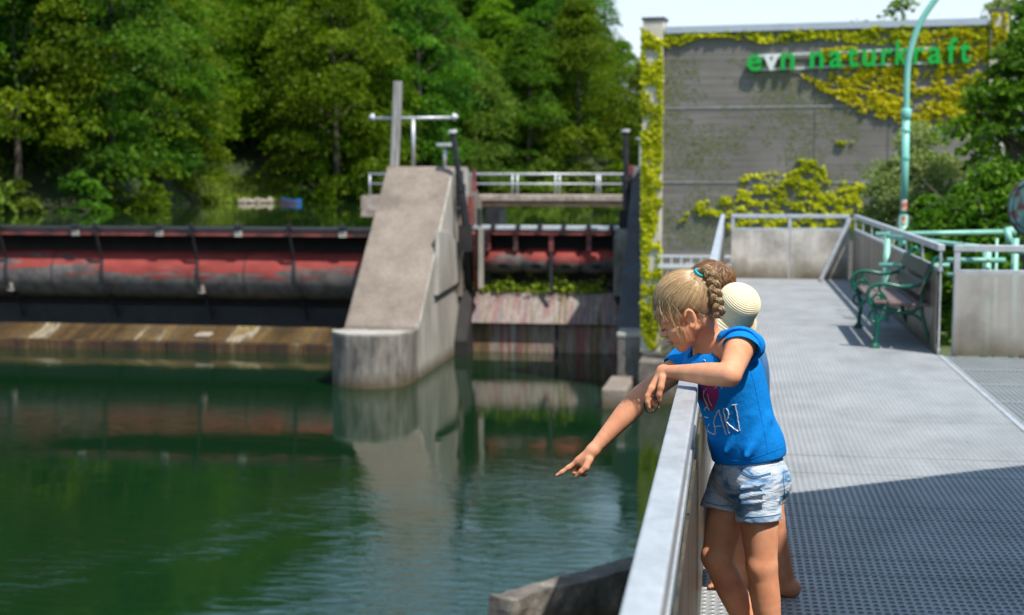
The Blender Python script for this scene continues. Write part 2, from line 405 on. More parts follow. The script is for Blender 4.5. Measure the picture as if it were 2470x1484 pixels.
def crom(pts, n=6, closed=False):
    P = [Vector(p) for p in pts]; k = len(P); out = []
    rngi = range(k) if closed else range(k - 1)
    for i in rngi:
        p0 = P[(i - 1) % k] if closed else P[max(i - 1, 0)]; p1 = P[i]; p2 = P[(i + 1) % k]
        p3 = P[(i + 2) % k] if closed else P[min(i + 2, k - 1)]
        for j in range(n):
            t = j / n
            out.append(0.5 * ((2 * p1) + (p2 - p0) * t + (2 * p0 - 5 * p1 + 4 * p2 - p3) * t * t + (3 * p1 - p0 - 3 * p2 + p3) * t ** 3))
    if not closed: out.append(P[-1])
    return out
def quads_mesh(name, centers, ax, ay, m, tint=None, bend=0.0):
    """many leaf quads: centre + half axes (numpy n x 3); each leaf is two triangles pairs folded along its midrib"""
    n = len(centers)
    v = np.empty((n, 4, 3), np.float32)
    v[:, 0] = centers - ay; v[:, 1] = centers + ax; v[:, 2] = centers + ay; v[:, 3] = centers - ax
    me = bpy.data.meshes.new(name)
    me.vertices.add(4 * n); me.vertices.foreach_set('co', v.reshape(-1))
    me.loops.add(4 * n); me.loops.foreach_set('vertex_index', np.arange(4 * n, dtype=np.int32))
    me.polygons.add(n); me.polygons.foreach_set('loop_start', np.arange(0, 4 * n, 4, dtype=np.int32))
    me.update()
    if tint is not None:
        a = me.attributes.new('tint', 'FLOAT', 'POINT')
        a.data.foreach_set('value', np.repeat(tint.astype(np.float32), 4))
    me.materials.append(MATS[m])
    return me
def rand_dirs(n, g=rng):
    d = g.normal(size=(n, 3)); return d / np.linalg.norm(d, axis=1, keepdims=True)
def leaf_axes(n, size, up=0.6, asp=0.6, g=rng, nrm=None):
    nn = rand_dirs(n, g) + (np.array([0, 0, up]) if nrm is None else nrm)
    nn /= np.linalg.norm(nn, axis=1, keepdims=True)
    a = np.cross(nn, rand_dirs(n, g)); a /= np.linalg.norm(a, axis=1, keepdims=True)
    b = np.cross(nn, a)
    s = size * g.uniform(0.65, 1.35, size=(n, 1))
    return a * s * asp, b * s
# ================================================================== THE SETTING
ZW, ZU = -5.45, -0.62          # tailwater and reservoir levels

def sheet(name, m, x0, y0, x1, y1, z, kind='structure'):
    b = MB(); b.add([(x0, y0, z), (x1, y0, z), (x1, y1, z), (x0, y1, z)], [(0, 1, 2, 3)])
    return tag(b.build(name, m), kind=kind)
sheet('river_water', 'river_water', -90, -40, 40, 56.6, ZW)
sheet('reservoir_water', 'reservoir_water', -120, 56.9, 60, 190, ZU)
sheet('ground', 'bank_ground', -1500, -1500, 1500, 2500, -9.0)

SHU = [-1400, -700, 0, 200, 380, 470, 700, 900, 1200, 1600, 2400]
SHD = [62, 68, 79, 81, 88, 106, 107, 107, 122, 126, 126]
SLP_U = [-1400, 300, 700, 1000, 1300, 1480, 1560, 1700]
SLP = [0.55, 0.5, 0.42, 0.34, 0.24, 0.17, 0.10, 0.02]
def shore_dist(u): return float(np.interp(u, SHU, SHD))
def at_u(u, dist):
    d = Vector((RT * ((u - UC) / FPX) + _fw)); d.z = 0
    return d * (dist / d.dot(_fw))
def hill_z(u, dist):
    k = dist - shore_dist(u)
    if k <= 0: return -1.6 if k < -1.5 else -1.6 + 1.1 * (k + 1.5) / 1.5
    return -0.5 + min(k, 6) * 0.13 + max(0, k - 3) * float(np.interp(u, SLP_U, SLP)) * (1 if k < 80 else 80 / k)
def make_hill():
    us = list(range(-1400, 2401, 100)); ds = [0, 1.5, 4, 8, 14, 22, 32, 45, 60, 80, 110, 150]
    b = MB(); vs = []
    for u in us:
        s = shore_dist(u) - 2
        for k in ds:
            p = at_u(u, s + k); vs.append((p.x, p.y, hill_z(u, s + k) + (mnoise.noise(p * 0.12) * 0.35 if k > 4 else 0)))
    n = len(ds)
    fs = [(i * n + j, (i + 1) * n + j, (i + 1) * n + j + 1, i * n + j + 1) for i in range(len(us) - 1) for j in range(n - 1)]
    b.add(vs, fs)
    return tag(b.build('hillside', 'hill_ground', smooth=True), kind='structure')
make_hill()

# far blue mountain seen past the building's right corner
def mountain():
    b = MB(); pts = []
    us = np.linspace(1800, 3600, 40)
    for i, u in enumerate(us):
        h = 60 + 130 * (0.5 + 0.5 * mnoise.noise(Vector((i * 0.13, 3.1, 0)))) * np.interp(u, [1800, 2300, 2500, 3600], [0.1, 0.55, 0.9, 1.0])
        p = at_u(u, 1400); q = at_u(u, 1750)
        pts += [(p.x, p.y, -9), ((p.x * 0.6 + q.x * 0.4), (p.y * 0.6 + q.y * 0.4), h * 0.65 - 5), (q.x, q.y, h)]
    fs = [(i * 3 + j, (i + 1) * 3 + j, (i + 1) * 3 + j + 1, i * 3 + j + 1) for i in range(39) for j in range(2)]
    b.add(pts, fs)
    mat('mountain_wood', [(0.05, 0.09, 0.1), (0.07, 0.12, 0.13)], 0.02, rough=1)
    tag(b.build('mountain', 'mountain_wood', smooth=True), kind='structure')
mountain()

# right bank: terrace under the power house and the higher bank beside the footbridge
b = MB(); b.box((-2.9, 45.9, -9), (40, 75, -4.15)); tag(b.build('bank_terrace', 'mossy_wall_concrete'), kind='structure')
b = MB(); b.prism([(2.3, 13.6, -0.45), (40, 13.6, -0.45), (40, 43.0, -2.2), (2.3, 43.0, -2.2)], (0, 0, -8)); tag(b.build('bank', 'bank_ground'), kind='structure')

# ------------------------------------------------------------------ footbridge deck
XL, XR, YB = -0.10, 1.86, 22.42
deck = tag(MB().box((XL, -6, -0.30), (XR, YB, -0.22)).build('footbridge_deck', 'black_steel_shade'), kind='structure')  # solid black sheet added so the plank holes look dark
for x in (XL + 0.02, 0.6, 1.3, XR - 0.03):
    MB().box((x - 0.03, -6, -0.215), (x + 0.03, YB, -0.036)).build('deck_beam', 'dark_steel', deck)
def plank_mesh():
    nx, ny = 60, 5; L = XR - XL; wx, wy = L / nx, 0.246 / ny
    me = MB(); vs, fs = [], []
    for j in range(ny):
        for i in range(nx):
            cx = XL + (i + 0.5) * wx; cy = -0.123 + (j + 0.5) * wy
            st = 0.5 * wx if j % 2 else 0.0
            o = len(vs)
            x0, x1, y0, y1 = cx - wx / 2, cx + wx / 2, cy - wy / 2, cy + wy / 2
            out = [(x1, cy), (x1, y1), (cx, y1), (x0, y1), (x0, cy), (x0, y0), (cx, y0), (x1, y0)]
            for p in out: vs.append((p[0], p[1], 0.0))
            off = (wx * 0.18 if j % 2 else -wx * 0.18)
            for rx, ry, z in ((0.0135, 0.0135, 0.0), (0.0105, 0.0085, 0.0035), (0.0100, 0.0080, -0.012)):
                for k in range(8):
                    a = k * math.pi / 4
                    vs.append((cx + off * 0.0 + rx * math.cos(a), cy + ry * math.sin(a), z))
            for r in range(3):
                for k in range(8):
                    k2 = (k + 1) % 8
                    fs.append((o + r * 8 + k, o + r * 8 + k2, o + r * 8 + 8 + k2, o + r * 8 + 8 + k))
    me.add(vs, fs)
    # turned-down long edges
    for s in (-1, 1):
        y = s * 0.123
        me.add([(XL, y, 0), (XR, y, 0), (XR, y, -0.035), (XL, y, -0.035)], [(0, 1, 2, 3)])
    return me.mesh('plank', 'deck_metal', fix=False)
pm = plank_mesh()
y = 3.0
while y < YB - 0.1:
    o = link('plank', pm, deck); o.location = (0, y, random.uniform(-0.0015, 0.0015)); y += 0.25
MB().box((XL - 0.012, -6, -0.2), (XL - 0.002, YB, 0.06)).build('kick_plate', 'galvanised', deck)
MB().box((XR + 0.002, 13.2, -0.2), (XR + 0.012, YB, 0.05)).build('kick_plate', 'galvanised', deck)
MB().box((XR + 0.003, -6, -0.06), (XR + 0.043, 13.15, 0.006)).build('edge_strip', 'galvanised', deck)
MB().box((0.2, 19.6, -9), (1.6, 20.6, -0.31)).build('support_pier', 'concrete', deck)

# side platform of bar grating
plat = tag(MB().box((XR + 0.05, -6, -0.4), (7.0, 13.15, -0.3)).build('side_platform', 'black_steel_shade'), kind='structure')
def grating_mesh():
    g = MB(); w, d = 1.70, 0.84
    for s in (0, 1):
        g.box((s * (w - 0.02), 0, -0.03), (s * (w - 0.02) + 0.02, d, 0.004)); g.box((0.021, s * (d - 0.025), -0.03), (w - 0.021, s * (d - 0.025) + 0.025, 0.004))
    n = 44
    for i in range(1, n): x = 0.02 + (w - 0.04) * i / n; g.box((x - 0.006, 0.026, -0.03), (x + 0.006, d - 0.026, 0))
    for j in range(1, 26): yy = 0.025 + (d - 0.05) * j / 26; g.box((0.021, yy - 0.006, -0.02), (w - 0.021, yy + 0.006, -0.003))
    return g.mesh('grating_panel', 'grating_metal', fix=False)
gm = grating_mesh()
for i in range(3):
    for j in range(8):
        o = link('grating_panel', gm, plat); o.location = (XR + 0.055 + i * 1.705, 13.13 - 0.85 * (j + 1), -0.004)

# unseen hut added right of the frame, roof shaped to shade the near walkway
hut = thing('shade_hut', 'added unseen concrete hut whose flat roof shades the footbridge', 'building', (4, 0, 0))
roofp = [(1.66, 5.83), (5.6, 8.57), (7.2, -6), (1.66, -6)]
MB().prism([(x, y, 3.42) for x, y in roofp], (0, 0, 0.18)).build('roof', 'roof_slab', hut)
MB().prism([(1.9, 5.6, 0), (5.4, 8.15, 0), (6.9, -5.8, 0), (1.9, -5.8, 0)], (0, 0, 3.42)).build('wall', 'concrete', hut)

# ------------------------------------------------------------------ railings
def railing_run(name, label, p0, p1, n, pm_, post_w=0.05, top_w=0.06, zt=1.0, zm=0.8, drop=0.0, in_dir=(1, 0, 0), posts=True):
    """steel railing: posts, top rail, middle rail, weathered sheets below the middle rail"""
    p0, p1 = Vector(p0), Vector(p1); d = (p1 - p0); L = d.length; d.normalize()
    t = thing(name, label, 'railing', p0)
    up = Vector((0, 0, 1))
    MB().beam(p0 + up * (zt - 0.03), p1 + up * (zt - 0.03), top_w, 0.06).build('top_rail', 'galvanised', t, bevel=0.006)
    MB().beam(p0 + up * (zm - 0.02), p1 + up * (zm - 0.02), 0.04, 0.035).build('middle_rail', 'galvanised', t, bevel=0.003)
    MB().beam(p0 + up * 0.04, p1 + up * 0.04, 0.03, 0.03).build('bottom_rail', 'galvanised', t)
    for i in range(n + 1):
        q = p0 + d * (L * i / n)
        if i == 0: q = q + d * post_w * 0.6
        if i == n: q = q - d * post_w * 0.6
        MB().beam(q + up * (-0.18), q + up * (zt - 0.062), post_w, 0.016 if posts else 0.05, up=d.cross(up)).build('post', 'galvanised', t)
    side = d.cross(up) * 0.028
    for i in range(n):
        a = p0 + d * (L * i / n + 0.012) + side; c = p0 + d * (L * (i + 1) / n - 0.012) + side
        MB().beam(a + up * ((zm - 0.034) / 2 + 0.003), c + up * ((zm - 0.034) / 2 + 0.003), 0.008, zm - 0.04).build('panel', pm_, t)
    return t
rl = railing_run('bridge_railing', 'long galvanised railing with weathered sheets the children lean on', (-0.125, -2.2, 0), (-0.125, 22.3, 0), 17, 'panel_near', post_w=0.05, top_w=0.062, zm=0.82)
# pinched cable tie and a sticker on the near post
tie = MB().tube(crom([(-0.085, 2.52, 0.80), (-0.09, 2.56, 0.822), (-0.125, 2.57, 0.828), (-0.15, 2.55, 0.80), (-0.125, 2.51, 0.772), (-0.09, 2.50, 0.78)], 5, True), 0.005, 6).build('cable_tie', 'black_rubber', rl, smooth=True)
MB().box((-0.092, 5.9, 0.05), (-0.06, 5.95, 0.30)).build('post_clamp', 'black_rubber', rl)
MB().tube([(-0.06, 5.88, 0.12), (-0.04, 5.88, 0.12)], 0.012, 10).build('bolt', 'galvanised', rl)
railing_run('bench_side_railing', 'railing with streaked brown sheets coloured dark for shade behind the green bench', (1.88, 22.3, 0), (1.88, 13.25, 0), 7, 'panel_brown_shade', post_w=0.07, zm=0.79)
railing_run('end_railing', 'railing with two pale stained sheets across the far end of the footbridge', (0.0, 22.38, 0), (1.80, 22.38, 0), 2, 'panel_end', zm=0.79, posts=False)
railing_run('platform_railing', 'railing with see-through stained sheet in front of the mint pipes', (1.98, 13.2, 0), (5.6, 13.2, 0), 2, 'panel_right', zm=0.78, posts=False)
br = tag(MB().beam((1.35, 21.9, 0.02), (1.80, 22.30, 0.94), 0.05, 0.03).build('diagonal_brace', 'galvanised'), 'slanting steel brace leaning in the far corner of the footbridge', 'brace')

# ------------------------------------------------------------------ weir: middle pier
def P3(y, pts): return [(p[0], y, p[1]) for p in pts]
PX0, PX1 = -13.2, -10.62
pier = thing('weir_pier', 'tall sloping concrete pier with rounded foot between the two gates', 'pier', (-11.9, 45, ZW))
prof = [(47.6, -9), (47.6, -3.66), (54.0, 1.86), (57.2, 1.86), (60.6, 0.4), (60.6, -9)]
MB().prism([(PX0, y, z) for y, z in prof], (PX1 - PX0, 0, 0)).build('wall', 'concrete', pier, bevel=0.05)
foot = MB(); n = 14; poly = [(PX0 - 0.03, 50.5)]
for i in range(n + 1):
    a = math.pi - math.pi * i / n
    poly.append(((PX0 + PX1) / 2 + (PX1 - PX0 + 0.06) / 2 * math.cos(a), 46.3 - 1.3 * math.sin(a)))
poly.append((PX1 + 0.03, 50.5))
foot.prism([(x, y, -9) for x, y in poly], (0, 0, 9 - 3.72)); fo = foot.build('foot', 'pier_base_concrete', pier, bevel=0.04)
cap = MB().prism([(x, y, -3.716) for x, y in poly[1:-1]] , (0, 0, 0.07)).build('foot_cap', 'pale_sunlit_concrete', pier)
MB().prism([(PX1 + 0.004, y, z) for y, z in [(47.62, -9), (47.62, -3.7), (53.95, 1.78), (57.0, 1.78), (57.0, -9)]], (0.05, 0, 0)).build('sunlit_side_face', 'pale_sunlit_concrete', pier)  # sunlight on this side is put into its paler concrete
MB().prism([pxx(u_, v_, PX1 + 0.20) for u_, v_ in [(1060, 557), (1080, 560), (1106, 585), (1114, 610), (1113, 678), (1056, 713)]], (-0.143, 0, 0)).build('side_shield', 'pale_sunlit_concrete', pier, bevel=0.02)
MB().box((PX1 + 0.056, 54.6, -3.2), (PX1 + 0.2, 55.0, 0.2)).build('guide_plate', 'concrete', pier)
MB().beam((PX1 + 0.5, 53.9, -0.1), (PX1 + 0.35, 55.8, -3.4), 0.16, 0.28).build('lever_arm', 'dark_steel', pier)
MB().beam((PX1 + 0.72, 54.4, -0.7), (PX1 + 0.66, 55.6, -3.0), 0.14, 0.2).build('lever_arm', 'rusty_red', pier)
MB().box((PX1 + 0.86, 54.8, -2.9), (PX1 + 1.02, 55.1, -0.55)).build('guide_plate', 'pale_sunlit_concrete', pier)
MB().box((PX1 + 0.34, 55.3, -0.6), (PX1 + 0.5, 55.9, 0.7)).build('bracket', 'rusty_red', pier)
MB().box((PX1 + 0.66, 55.6, -0.6), (PX1 + 0.8, 56.0, 0.2)).build('bracket', 'dark_steel', pier)
MB().box((PX1 + 0.1, 54.2, 0.3), (PX1 + 0.32, 54.6, 1.7)).build('bracket', 'dark_steel', pier)
MB().box((PX1 + 0.7, 54.3, 0.9), (PX1 + 0.82, 54.6, 1.75)).build('bracket', 'rusty_red', pier)
MB().box((PX0 - 0.5, 56.6, -0.2), (PX0 - 0.005, 57.4, 0.95)).build('bracket', 'concrete_deck', pier)

# things standing on the pier
post = tag(MB().beam((-13.02, 54.5, 1.86), (-12.86, 54.5, 5.15), 0.32, 0.22).build('marker_post', 'weathered_wood', bevel=0.02), 'tall weathered grey timber post standing on the pier', 'post')
mast = thing('lamp_mast', 'T-shaped grey mast with a lamp at each end above the pier', 'mast', (-12.38, 55, 1.86))
MB().tube([(-12.38, 55, 1.86), (-12.38, 55, 3.70)], 0.075, 8).build('pole', 'galvanised', mast, smooth=True)
MB().tube([(-13.95, 55, 3.74), (-10.8, 55, 3.76)], 0.065, 8).build('crossbar', 'galvanised', mast, smooth=True)
for x, s in ((-14.02, -1), (-10.73, 1)):
    MB().lathe([(0.13, -0.02), (0.15, 0.03), (0.1, 0.12), (0.03, 0.2)] if s > 0 else [(0.03, -0.2), (0.1, -0.12), (0.15, -0.03), (0.13, 0.02)], (x - 0.05 * s, 55, 3.79), 'X', 12).build('floodlight', 'white_metal', mast, smooth=True)
sm = thing('small_mast', 'short grey post with a flat head beside the black cylinder', 'mast', (-11.2, 55.4, 1.86))
MB().tube([(-11.2, 55.4, 1.86), (-11.2, 55.4, 2.65)], 0.07, 8).build('pole', 'galvanised', sm, smooth=True)
MB().box((-11.5, 55.2, 2.65), (-10.9, 55.6, 2.78)).build('head', 'galvanised', sm, bevel=0.02)
def cylinder(label, top, bot, grp):
    t = thing('lifting_cylinder', label, 'cylinder', bot, grp)
    T, B_ = Vector(top), Vector(bot); m = B_.lerp(T, 0.42)
    MB().tube([B_, m], 0.16, 12).build('barrel', 'dark_steel', t, smooth=False)
    MB().tube([m, T], 0.11, 12).build('rod', 'dark_steel', t)
    MB().tube([T, T + (T - B_).normalized() * 0.1], 0.17, 14).build('cap', 'white_metal', t)
    MB().tube([m - (T - B_).normalized() * 0.15, m + (T - B_).normalized() * 0.1], 0.2, 12).build('collar', 'dark_steel', t)
    MB().box((B_.x - 0.28, B_.y - 0.15, B_.z - 1.0), (B_.x + 0.22, B_.y + 0.15, B_.z + 0.02)).build('mount', 'black_steel_shade', t)
cylinder('slanting black hydraulic cylinder with white cap beside the pier', (-10.49, 53.4, 3.13), (-10.05, 53.8, -0.4), 'hydraulic gate cylinders')
cylinder('upright black hydraulic cylinder with white cap by the ivy-covered corner', (-3.98, 54, 3.15), (-3.9, 54, 0.2), 'hydraulic gate cylinders')

# ------------------------------------------------------------------ right abutment pier
ab = thing('abutment_pier', 'dark shaded sloping pier beside the ivy-covered corner', 'pier', (-3.2, 46, ZW))
MB().prism([(-3.72, y, z) for y, z in [(47.3, -9), (47.3, -3.7), (54.6, 1.86), (58, 1.86), (60.6, 0.4), (60.6, -9)]], (0.82, 0, 0)).build('wall', 'dark_shaded_concrete', ab, bevel=0.04)  # shade from the building is coloured into this wall
MB().box((-3.6, 46.0, -9), (-2.76, 47.9, -3.72)).build('foot', 'pier_base_concrete', ab, bevel=0.05)
MB().box((-3.62, 45.97, -3.715), (-2.74, 47.9, -3.56)).build('foot_cap', 'pale_sunlit_concrete', ab, bevel=0.03)
MB().prism([(-4.25, y, z) for y, z in [(52.2, -2.9), (53.6, -3.35), (55.0, -3.35), (55.0, -0.75), (53.0, -0.45), (52.2, -0.8)]], (0.5, 0, 0)).build('side_shield', 'pier_base_concrete', ab)
MB().box((-3.55, 55.5, 1.865), (-3.2, 55.9, 2.9)).build('control_box', 'white_metal', ab, bevel=0.03)
MB().box((-3.68, 55.4, 2.905), (-3.07, 56.0, 2.98)).build('box_lid', 'galvanised', ab)
MB().box((-3.9, 54.6, 0.8), (-3.725, 55.1, 1.9)).build('bracket', 'rusty_red', ab)
MB().tube([(-3.75, 49.5, -1.9), (-2.9, 46.9, -1.35)], 0.025, 6).build('rope', 'rope_blue', ab)
blk = tag(MB().prism([(-3.78, 42.3, -9), (-3.02, 42.3, -9), (-3.02, 43.3, -9), (-3.78, 43.3, -9)], (0, 0, 4.15)).build('mooring_block', 'concrete', bevel=0.05), 'pale square concrete block rising from the water by the abutment', 'block')
for vv in blk.data.vertices:
    if vv.co.z > -6 and vv.co.y < 42.5: vv.co.z -= 0.0
    if vv.co.z > -6 and vv.co.y > 43: vv.co.x += 0.12; vv.co.y += 1.0; vv.co.z += 0.12

# ------------------------------------------------------------------ gates and sills
def gate_left():
    g = thing('weir_gate', 'wide weir gate with red peeling drum left of the pier', 'gate', (-30, 56, -3))
    x0, x1 = -60.0, PX0 - 0.06
    zc = -0.62
    MB().box((x0, 55.15, zc - 0.10), (x1, 57.2, zc)).build('crest_plate', 'dark_steel', g)
    MB().box((x0, 55.20, zc - 0.31), (x1 - 0.6, 55.32, zc - 0.105)).build('crest_beam', 'rusty_red', g)
    # skin: hollow curve from the crest back and down to the drum
    sk = [(55.35, zc - 0.12), (56.1, zc - 0.35), (56.55, zc - 0.7), (56.7, zc - 1.2), (56.75, -2.6), (56.9, -3.6), (57.1, -4.4)]
    s = crom([(0, a, c) for a, c in sk], 4)
    b = MB(); n = len(s)
    b.add([(x, p.y, p.z) for x in (x0, x1) for p in s], [(i, i + 1, n + i + 1, n + i) for i in range(n - 1)])
    b.build('skin', 'black_steel_shade', g, smooth=True)
    cy, cz, R = 56.35, -2.60, 1.0
    b = MB(); m = 40
    b.lathe([(R, x0), (R, x1 - 0.05)], (0, cy, cz), 'X', m)
    smooth_angle(b.build('drum', 'peeling_red', g), 40)
    for u in (-250, 5, 120, 237, 468, 585, 702):
        x = py(u, 600, 55.3).x
        thin = u in (120, 585)
        if thin:
            MB().lathe([(R + 0.004, x - 0.03), (R + 0.004, x + 0.03)], (0, cy, cz), 'X', m).build('weld_band', 'dark_steel', g, smooth=False); continue
        pts = [(55.05, zc + 0.22), (55.1, zc - 0.3), (55.28, zc - 0.8)]
        arc = [(cy - (R + 0.07) * math.cos(a), cz + (R + 0.07) * math.sin(a)) for a in np.linspace(math.radians(38), math.radians(-62), 12)]
        path = [Vector((x + 0.02 * i, a, c)) for i, (a, c) in enumerate(pts + arc + [(56.1, -4.0), (56.2, -4.4)])]
        r = MB()
        for i in range(len(path) - 1): r.beam(path[i], path[i + 1] + (path[i + 1] - path[i]) * 0.04, 0.06, 0.14, up=(0, -1, 0.3))
        r.build('rib', 'dark_steel' , g)
        MB().box((x - 0.1, 55.02, zc + 0.0), (x + 0.1, 55.14, zc + 0.16)).build('crest_lug', 'dark_steel', g)
        if u in (5, 468): MB().box((x + 0.1, 55.4, -3.3), (x + 0.35, 55.62, -2.95)).build('hinge', 'concrete_deck', g)
    for u in (183, 385, 575, 827):
        x = py(u, 550, 55.2).x
        MB().box((x - 0.14, 55.04, zc), (x + 0.14, 55.3, zc + 0.16)).build('crest_lug', 'dark_steel', g)
        MB().box((x - 0.16, 55.12, zc - 0.33), (x + 0.16, 55.195, zc - 0.1)).build('lug_plate', 'pale_sunlit_concrete', g)
gate_left()
def gate_right():
    g = thing('weir_gate', 'narrower weir gate with grey-red drum right of the pier', 'gate', (-7, 56, -3))
    x0, x1 = PX1 + 1.05, -4.05
    zc = -0.50
    MB().box((x0 - 0.9, 55.15, zc - 0.10), (x1 + 0.3, 57.2, zc)).build('crest_plate', 'galvanised', g)
    MB().box((x0, 55.2, zc - 0.30), (x1 - 0.5, 55.34, zc - 0.105)).build('crest_beam', 'rusty_red', g)
    MB().box((x0, 56.6, -4.4), (x1 + 0.2, 56.75, zc - 0.11)).build('skin', 'black_steel_shade', g)
    cy, cz, R = 55.82, -1.85, 0.5
    xs = [py(u, 620, 55.7).x for u in (1175, 1275, 1410, 1470)]
    b = MB()
    segs = [(x0 + 0.35, xs[0] + 0.0)] if False else []
    cuts = [py(u, 620, 55.7).x for u in (1172, 1262, 1330, 1402, 1482)]
    for i in range(4):
        a, c = cuts[i], cuts[i + 1]; w = 0.10
        b = MB(); b.lathe([(R * 0.86, a + 0.01), (R * 0.88, a + w), (R, a + 2.0 * w), (R, c - 2.0 * w), (R * 0.88, c - w), (R * 0.86, c - 0.01)], (0, cy, cz), 'X', 32)
        smooth_angle(b.build('drum_section', 'peeling_grey', g), 50)
        xm = (a + c) / 2; al = math.radians(-22)
        e = MB(); pp = []
        for k in range(14):
            t = 2 * math.pi * k / 14
            ang = al + 0.2 * math.sin(t)
            pp.append((xm + 0.2 * math.cos(t), cy - (R + 0.012) * math.cos(ang), cz + (R + 0.012) * math.sin(ang)))
        e.prism(pp, (0, 0.03, 0)); e.build('drain_hole', 'black_steel_shade', g)
    for u in (1180, 1246, 1332, 1422):
        x = py(u, 590, 55.6).x
        MB().box((x - 0.09, 55.3, -1.45), (x + 0.09, 55.42, zc - 0.305)).build('strut', 'rusty_red', g)
    xx = py(1332, 650, 55.5).x
    MB().box((xx - 0.06, 55.2, -3.2), (xx + 0.06, 55.3, -1.5)).build('strut', 'dark_steel', g)
    for u in (1190, 1250, 1303, 1360, 1420, 1475):
        x = py(u, 546, 55.2).x
        MB().box((x - 0.08, 55.02, zc - 0.12), (x + 0.08, 55.4, zc + 0.12)).build('crest_lug', 'dark_steel', g)
gate_right()

sl = thing('weir_sill', 'long stained brown and white weir sill below the left gate', 'weir sill', (-30, 54, ZW))
MB().prism([(-60, y, z) for y, z in [(53.75, -5.05), (55.0, -4.72), (55.25, -4.60), (55.3, -6.5), (53.75, -9)]], (60 + PX0 - 1.15, 0, 0)).build('apron', 'stained_sill', sl)
x = -60.0
while x < PX0 - 1.5:
    w = random.uniform(1.7, 3.2); e = min(x + w, PX0 - 1.2)
    dz = random.uniform(-0.02, 0.02)
    MB().box((x + 0.02, 53.45 + random.uniform(-.03, .03), -9), (e - 0.02, 53.745, -5.06 + dz)).build('step_block', 'stained_step', sl, bevel=0.03); x = e
MB().box((-60, 56.3, -9), (PX0 - 0.06, 56.6, -3.9)).build('back_wall', 'black_steel_shade', sl)  # coloured black for the shade below the drum
st = tag(MB().prism([(-21.2, 54.0, -4.97), (-20.55, 53.95, -4.97), (-20.5, 54.4, -4.9), (-21.1, 54.45, -4.9)], (0, 0, 0.14)).build('loose_stone', 'stone', bevel=0.05), 'small pale flat stone lying on the left sill', 'stone')
sr = thing('weir_sill', 'concrete sill with peeling red and white paint below the right gate', 'weir sill', (-7, 55, ZW))
MB().prism([(PX1 + 0.06, y, z) for y, z in [(55.0, -4.28), (55.75, -3.12), (57.6, -3.02), (57.6, -4.28)]], (-3.72 - PX1 - 0.06, 0, 0)).build('apron', 'painted_sill', sr, bevel=0.02)
MB().box((PX1 + 0.06, 55.32, -9), (-3.72, 57.6, -4.285)).build('lower_face', 'lower_sill', sr)
xx = py(1345, 800, 55.7).x
MB().box((xx - 0.05, 55.25, -9), (xx + 0.05, 55.315, -4.285)).build('joint_strip', 'black_steel_shade', sr)
MB().prism([(PX1 + 0.06, y, z) for y, z in [(53.9, -4.9), (55.3, -3.0), (55.7, -3.0), (55.7, -9), (53.9, -9)]], (0.5, 0, 0)).build('shadow_cheek', 'black_steel_shade', sr)  # coloured black in place of a shadow beside the pier

# service bridge behind the right gate
sb = thing('service_bridge', 'pale concrete service walkway with grey handrail behind the right gate', 'bridge', (-9, 61, 0))
MB().box((PX1 - 0.6, 60.7, 0.40), (-3.6, 62.6, 0.66)).build('deck', 'concrete_deck', sb, bevel=0.03)
MB().box((PX1 - 0.6, 60.78, 0.18), (-3.6, 62.5, 0.395)).build('girder', 'orange_rust', sb, bevel=0.02)
for z in (1.56, 1.14):
    MB().tube([(-15.73, 60.9, z), (-3.7, 60.9, z)], 0.045 if z > 1.3 else 0.034, 8).build('handrail', 'galvanised', sb, smooth=True)
MB().tube([(-15.73, 62.4, 1.54), (-3.7, 62.4, 1.54)], 0.05, 8).build('handrail', 'galvanised', sb, smooth=True)
for u in (892, 1122, 1139, 1236, 1248, 1340, 1350, 1440, 1447):
    x = py(u, 440, 60.9).x
    MB().tube([(x, 60.9, 0.64), (x, 60.9, 1.53)], 0.042, 8).build('rail_post', 'galvanised', sb, smooth=True)
MB().box((-16.0, 60.6, -0.3), (PX0 - 0.01, 62.4, 0.62)).build('landing', 'concrete_deck', sb)
MB().box((PX1 + 0.1, 60.75, -1.5), (PX1 + 0.75, 62.4, 0.17)).build('bearing', 'dark_steel', sb)

# concrete wing wall low in the foreground
A = pz(1178, 1437, -4.7); B2 = pz(1560, 1336, -4.7); d = (B2 - A).normalized(); nrm = Vector((d.y, -d.x, 0))
if nrm.y > 0: nrm = -nrm
B2 = B2 + d * 1.2
w = MB().prism([A, B2, B2 + nrm * 0.5, A + nrm * 0.4 + d * 0.1], (0, 0, -4.3))
bm = bmesh.new(); bm.from_mesh(w.mesh('tmp')); bmesh.ops.subdivide_edges(bm, edges=bm.edges[:], cuts=22, use_grid_fill=True)
for v_ in bm.verts:
    if v_.co.z > -5.6: v_.co += Vector((mnoise.noise(v_.co * 3.1), mnoise.noise(v_.co * 3.1 + Vector((7, 0, 0))), mnoise.noise(v_.co * 4.0 + Vector((0, 9, 0))))) * 0.05
wm_ = bpy.data.meshes.new('wing_wall'); bm.to_mesh(wm_); bm.free(); wm_.materials.append(MATS['mossy_wall_concrete'])
tag(link('wing_wall', wm_), 'rough mossy concrete wall top low in the foreground water', 'wall')
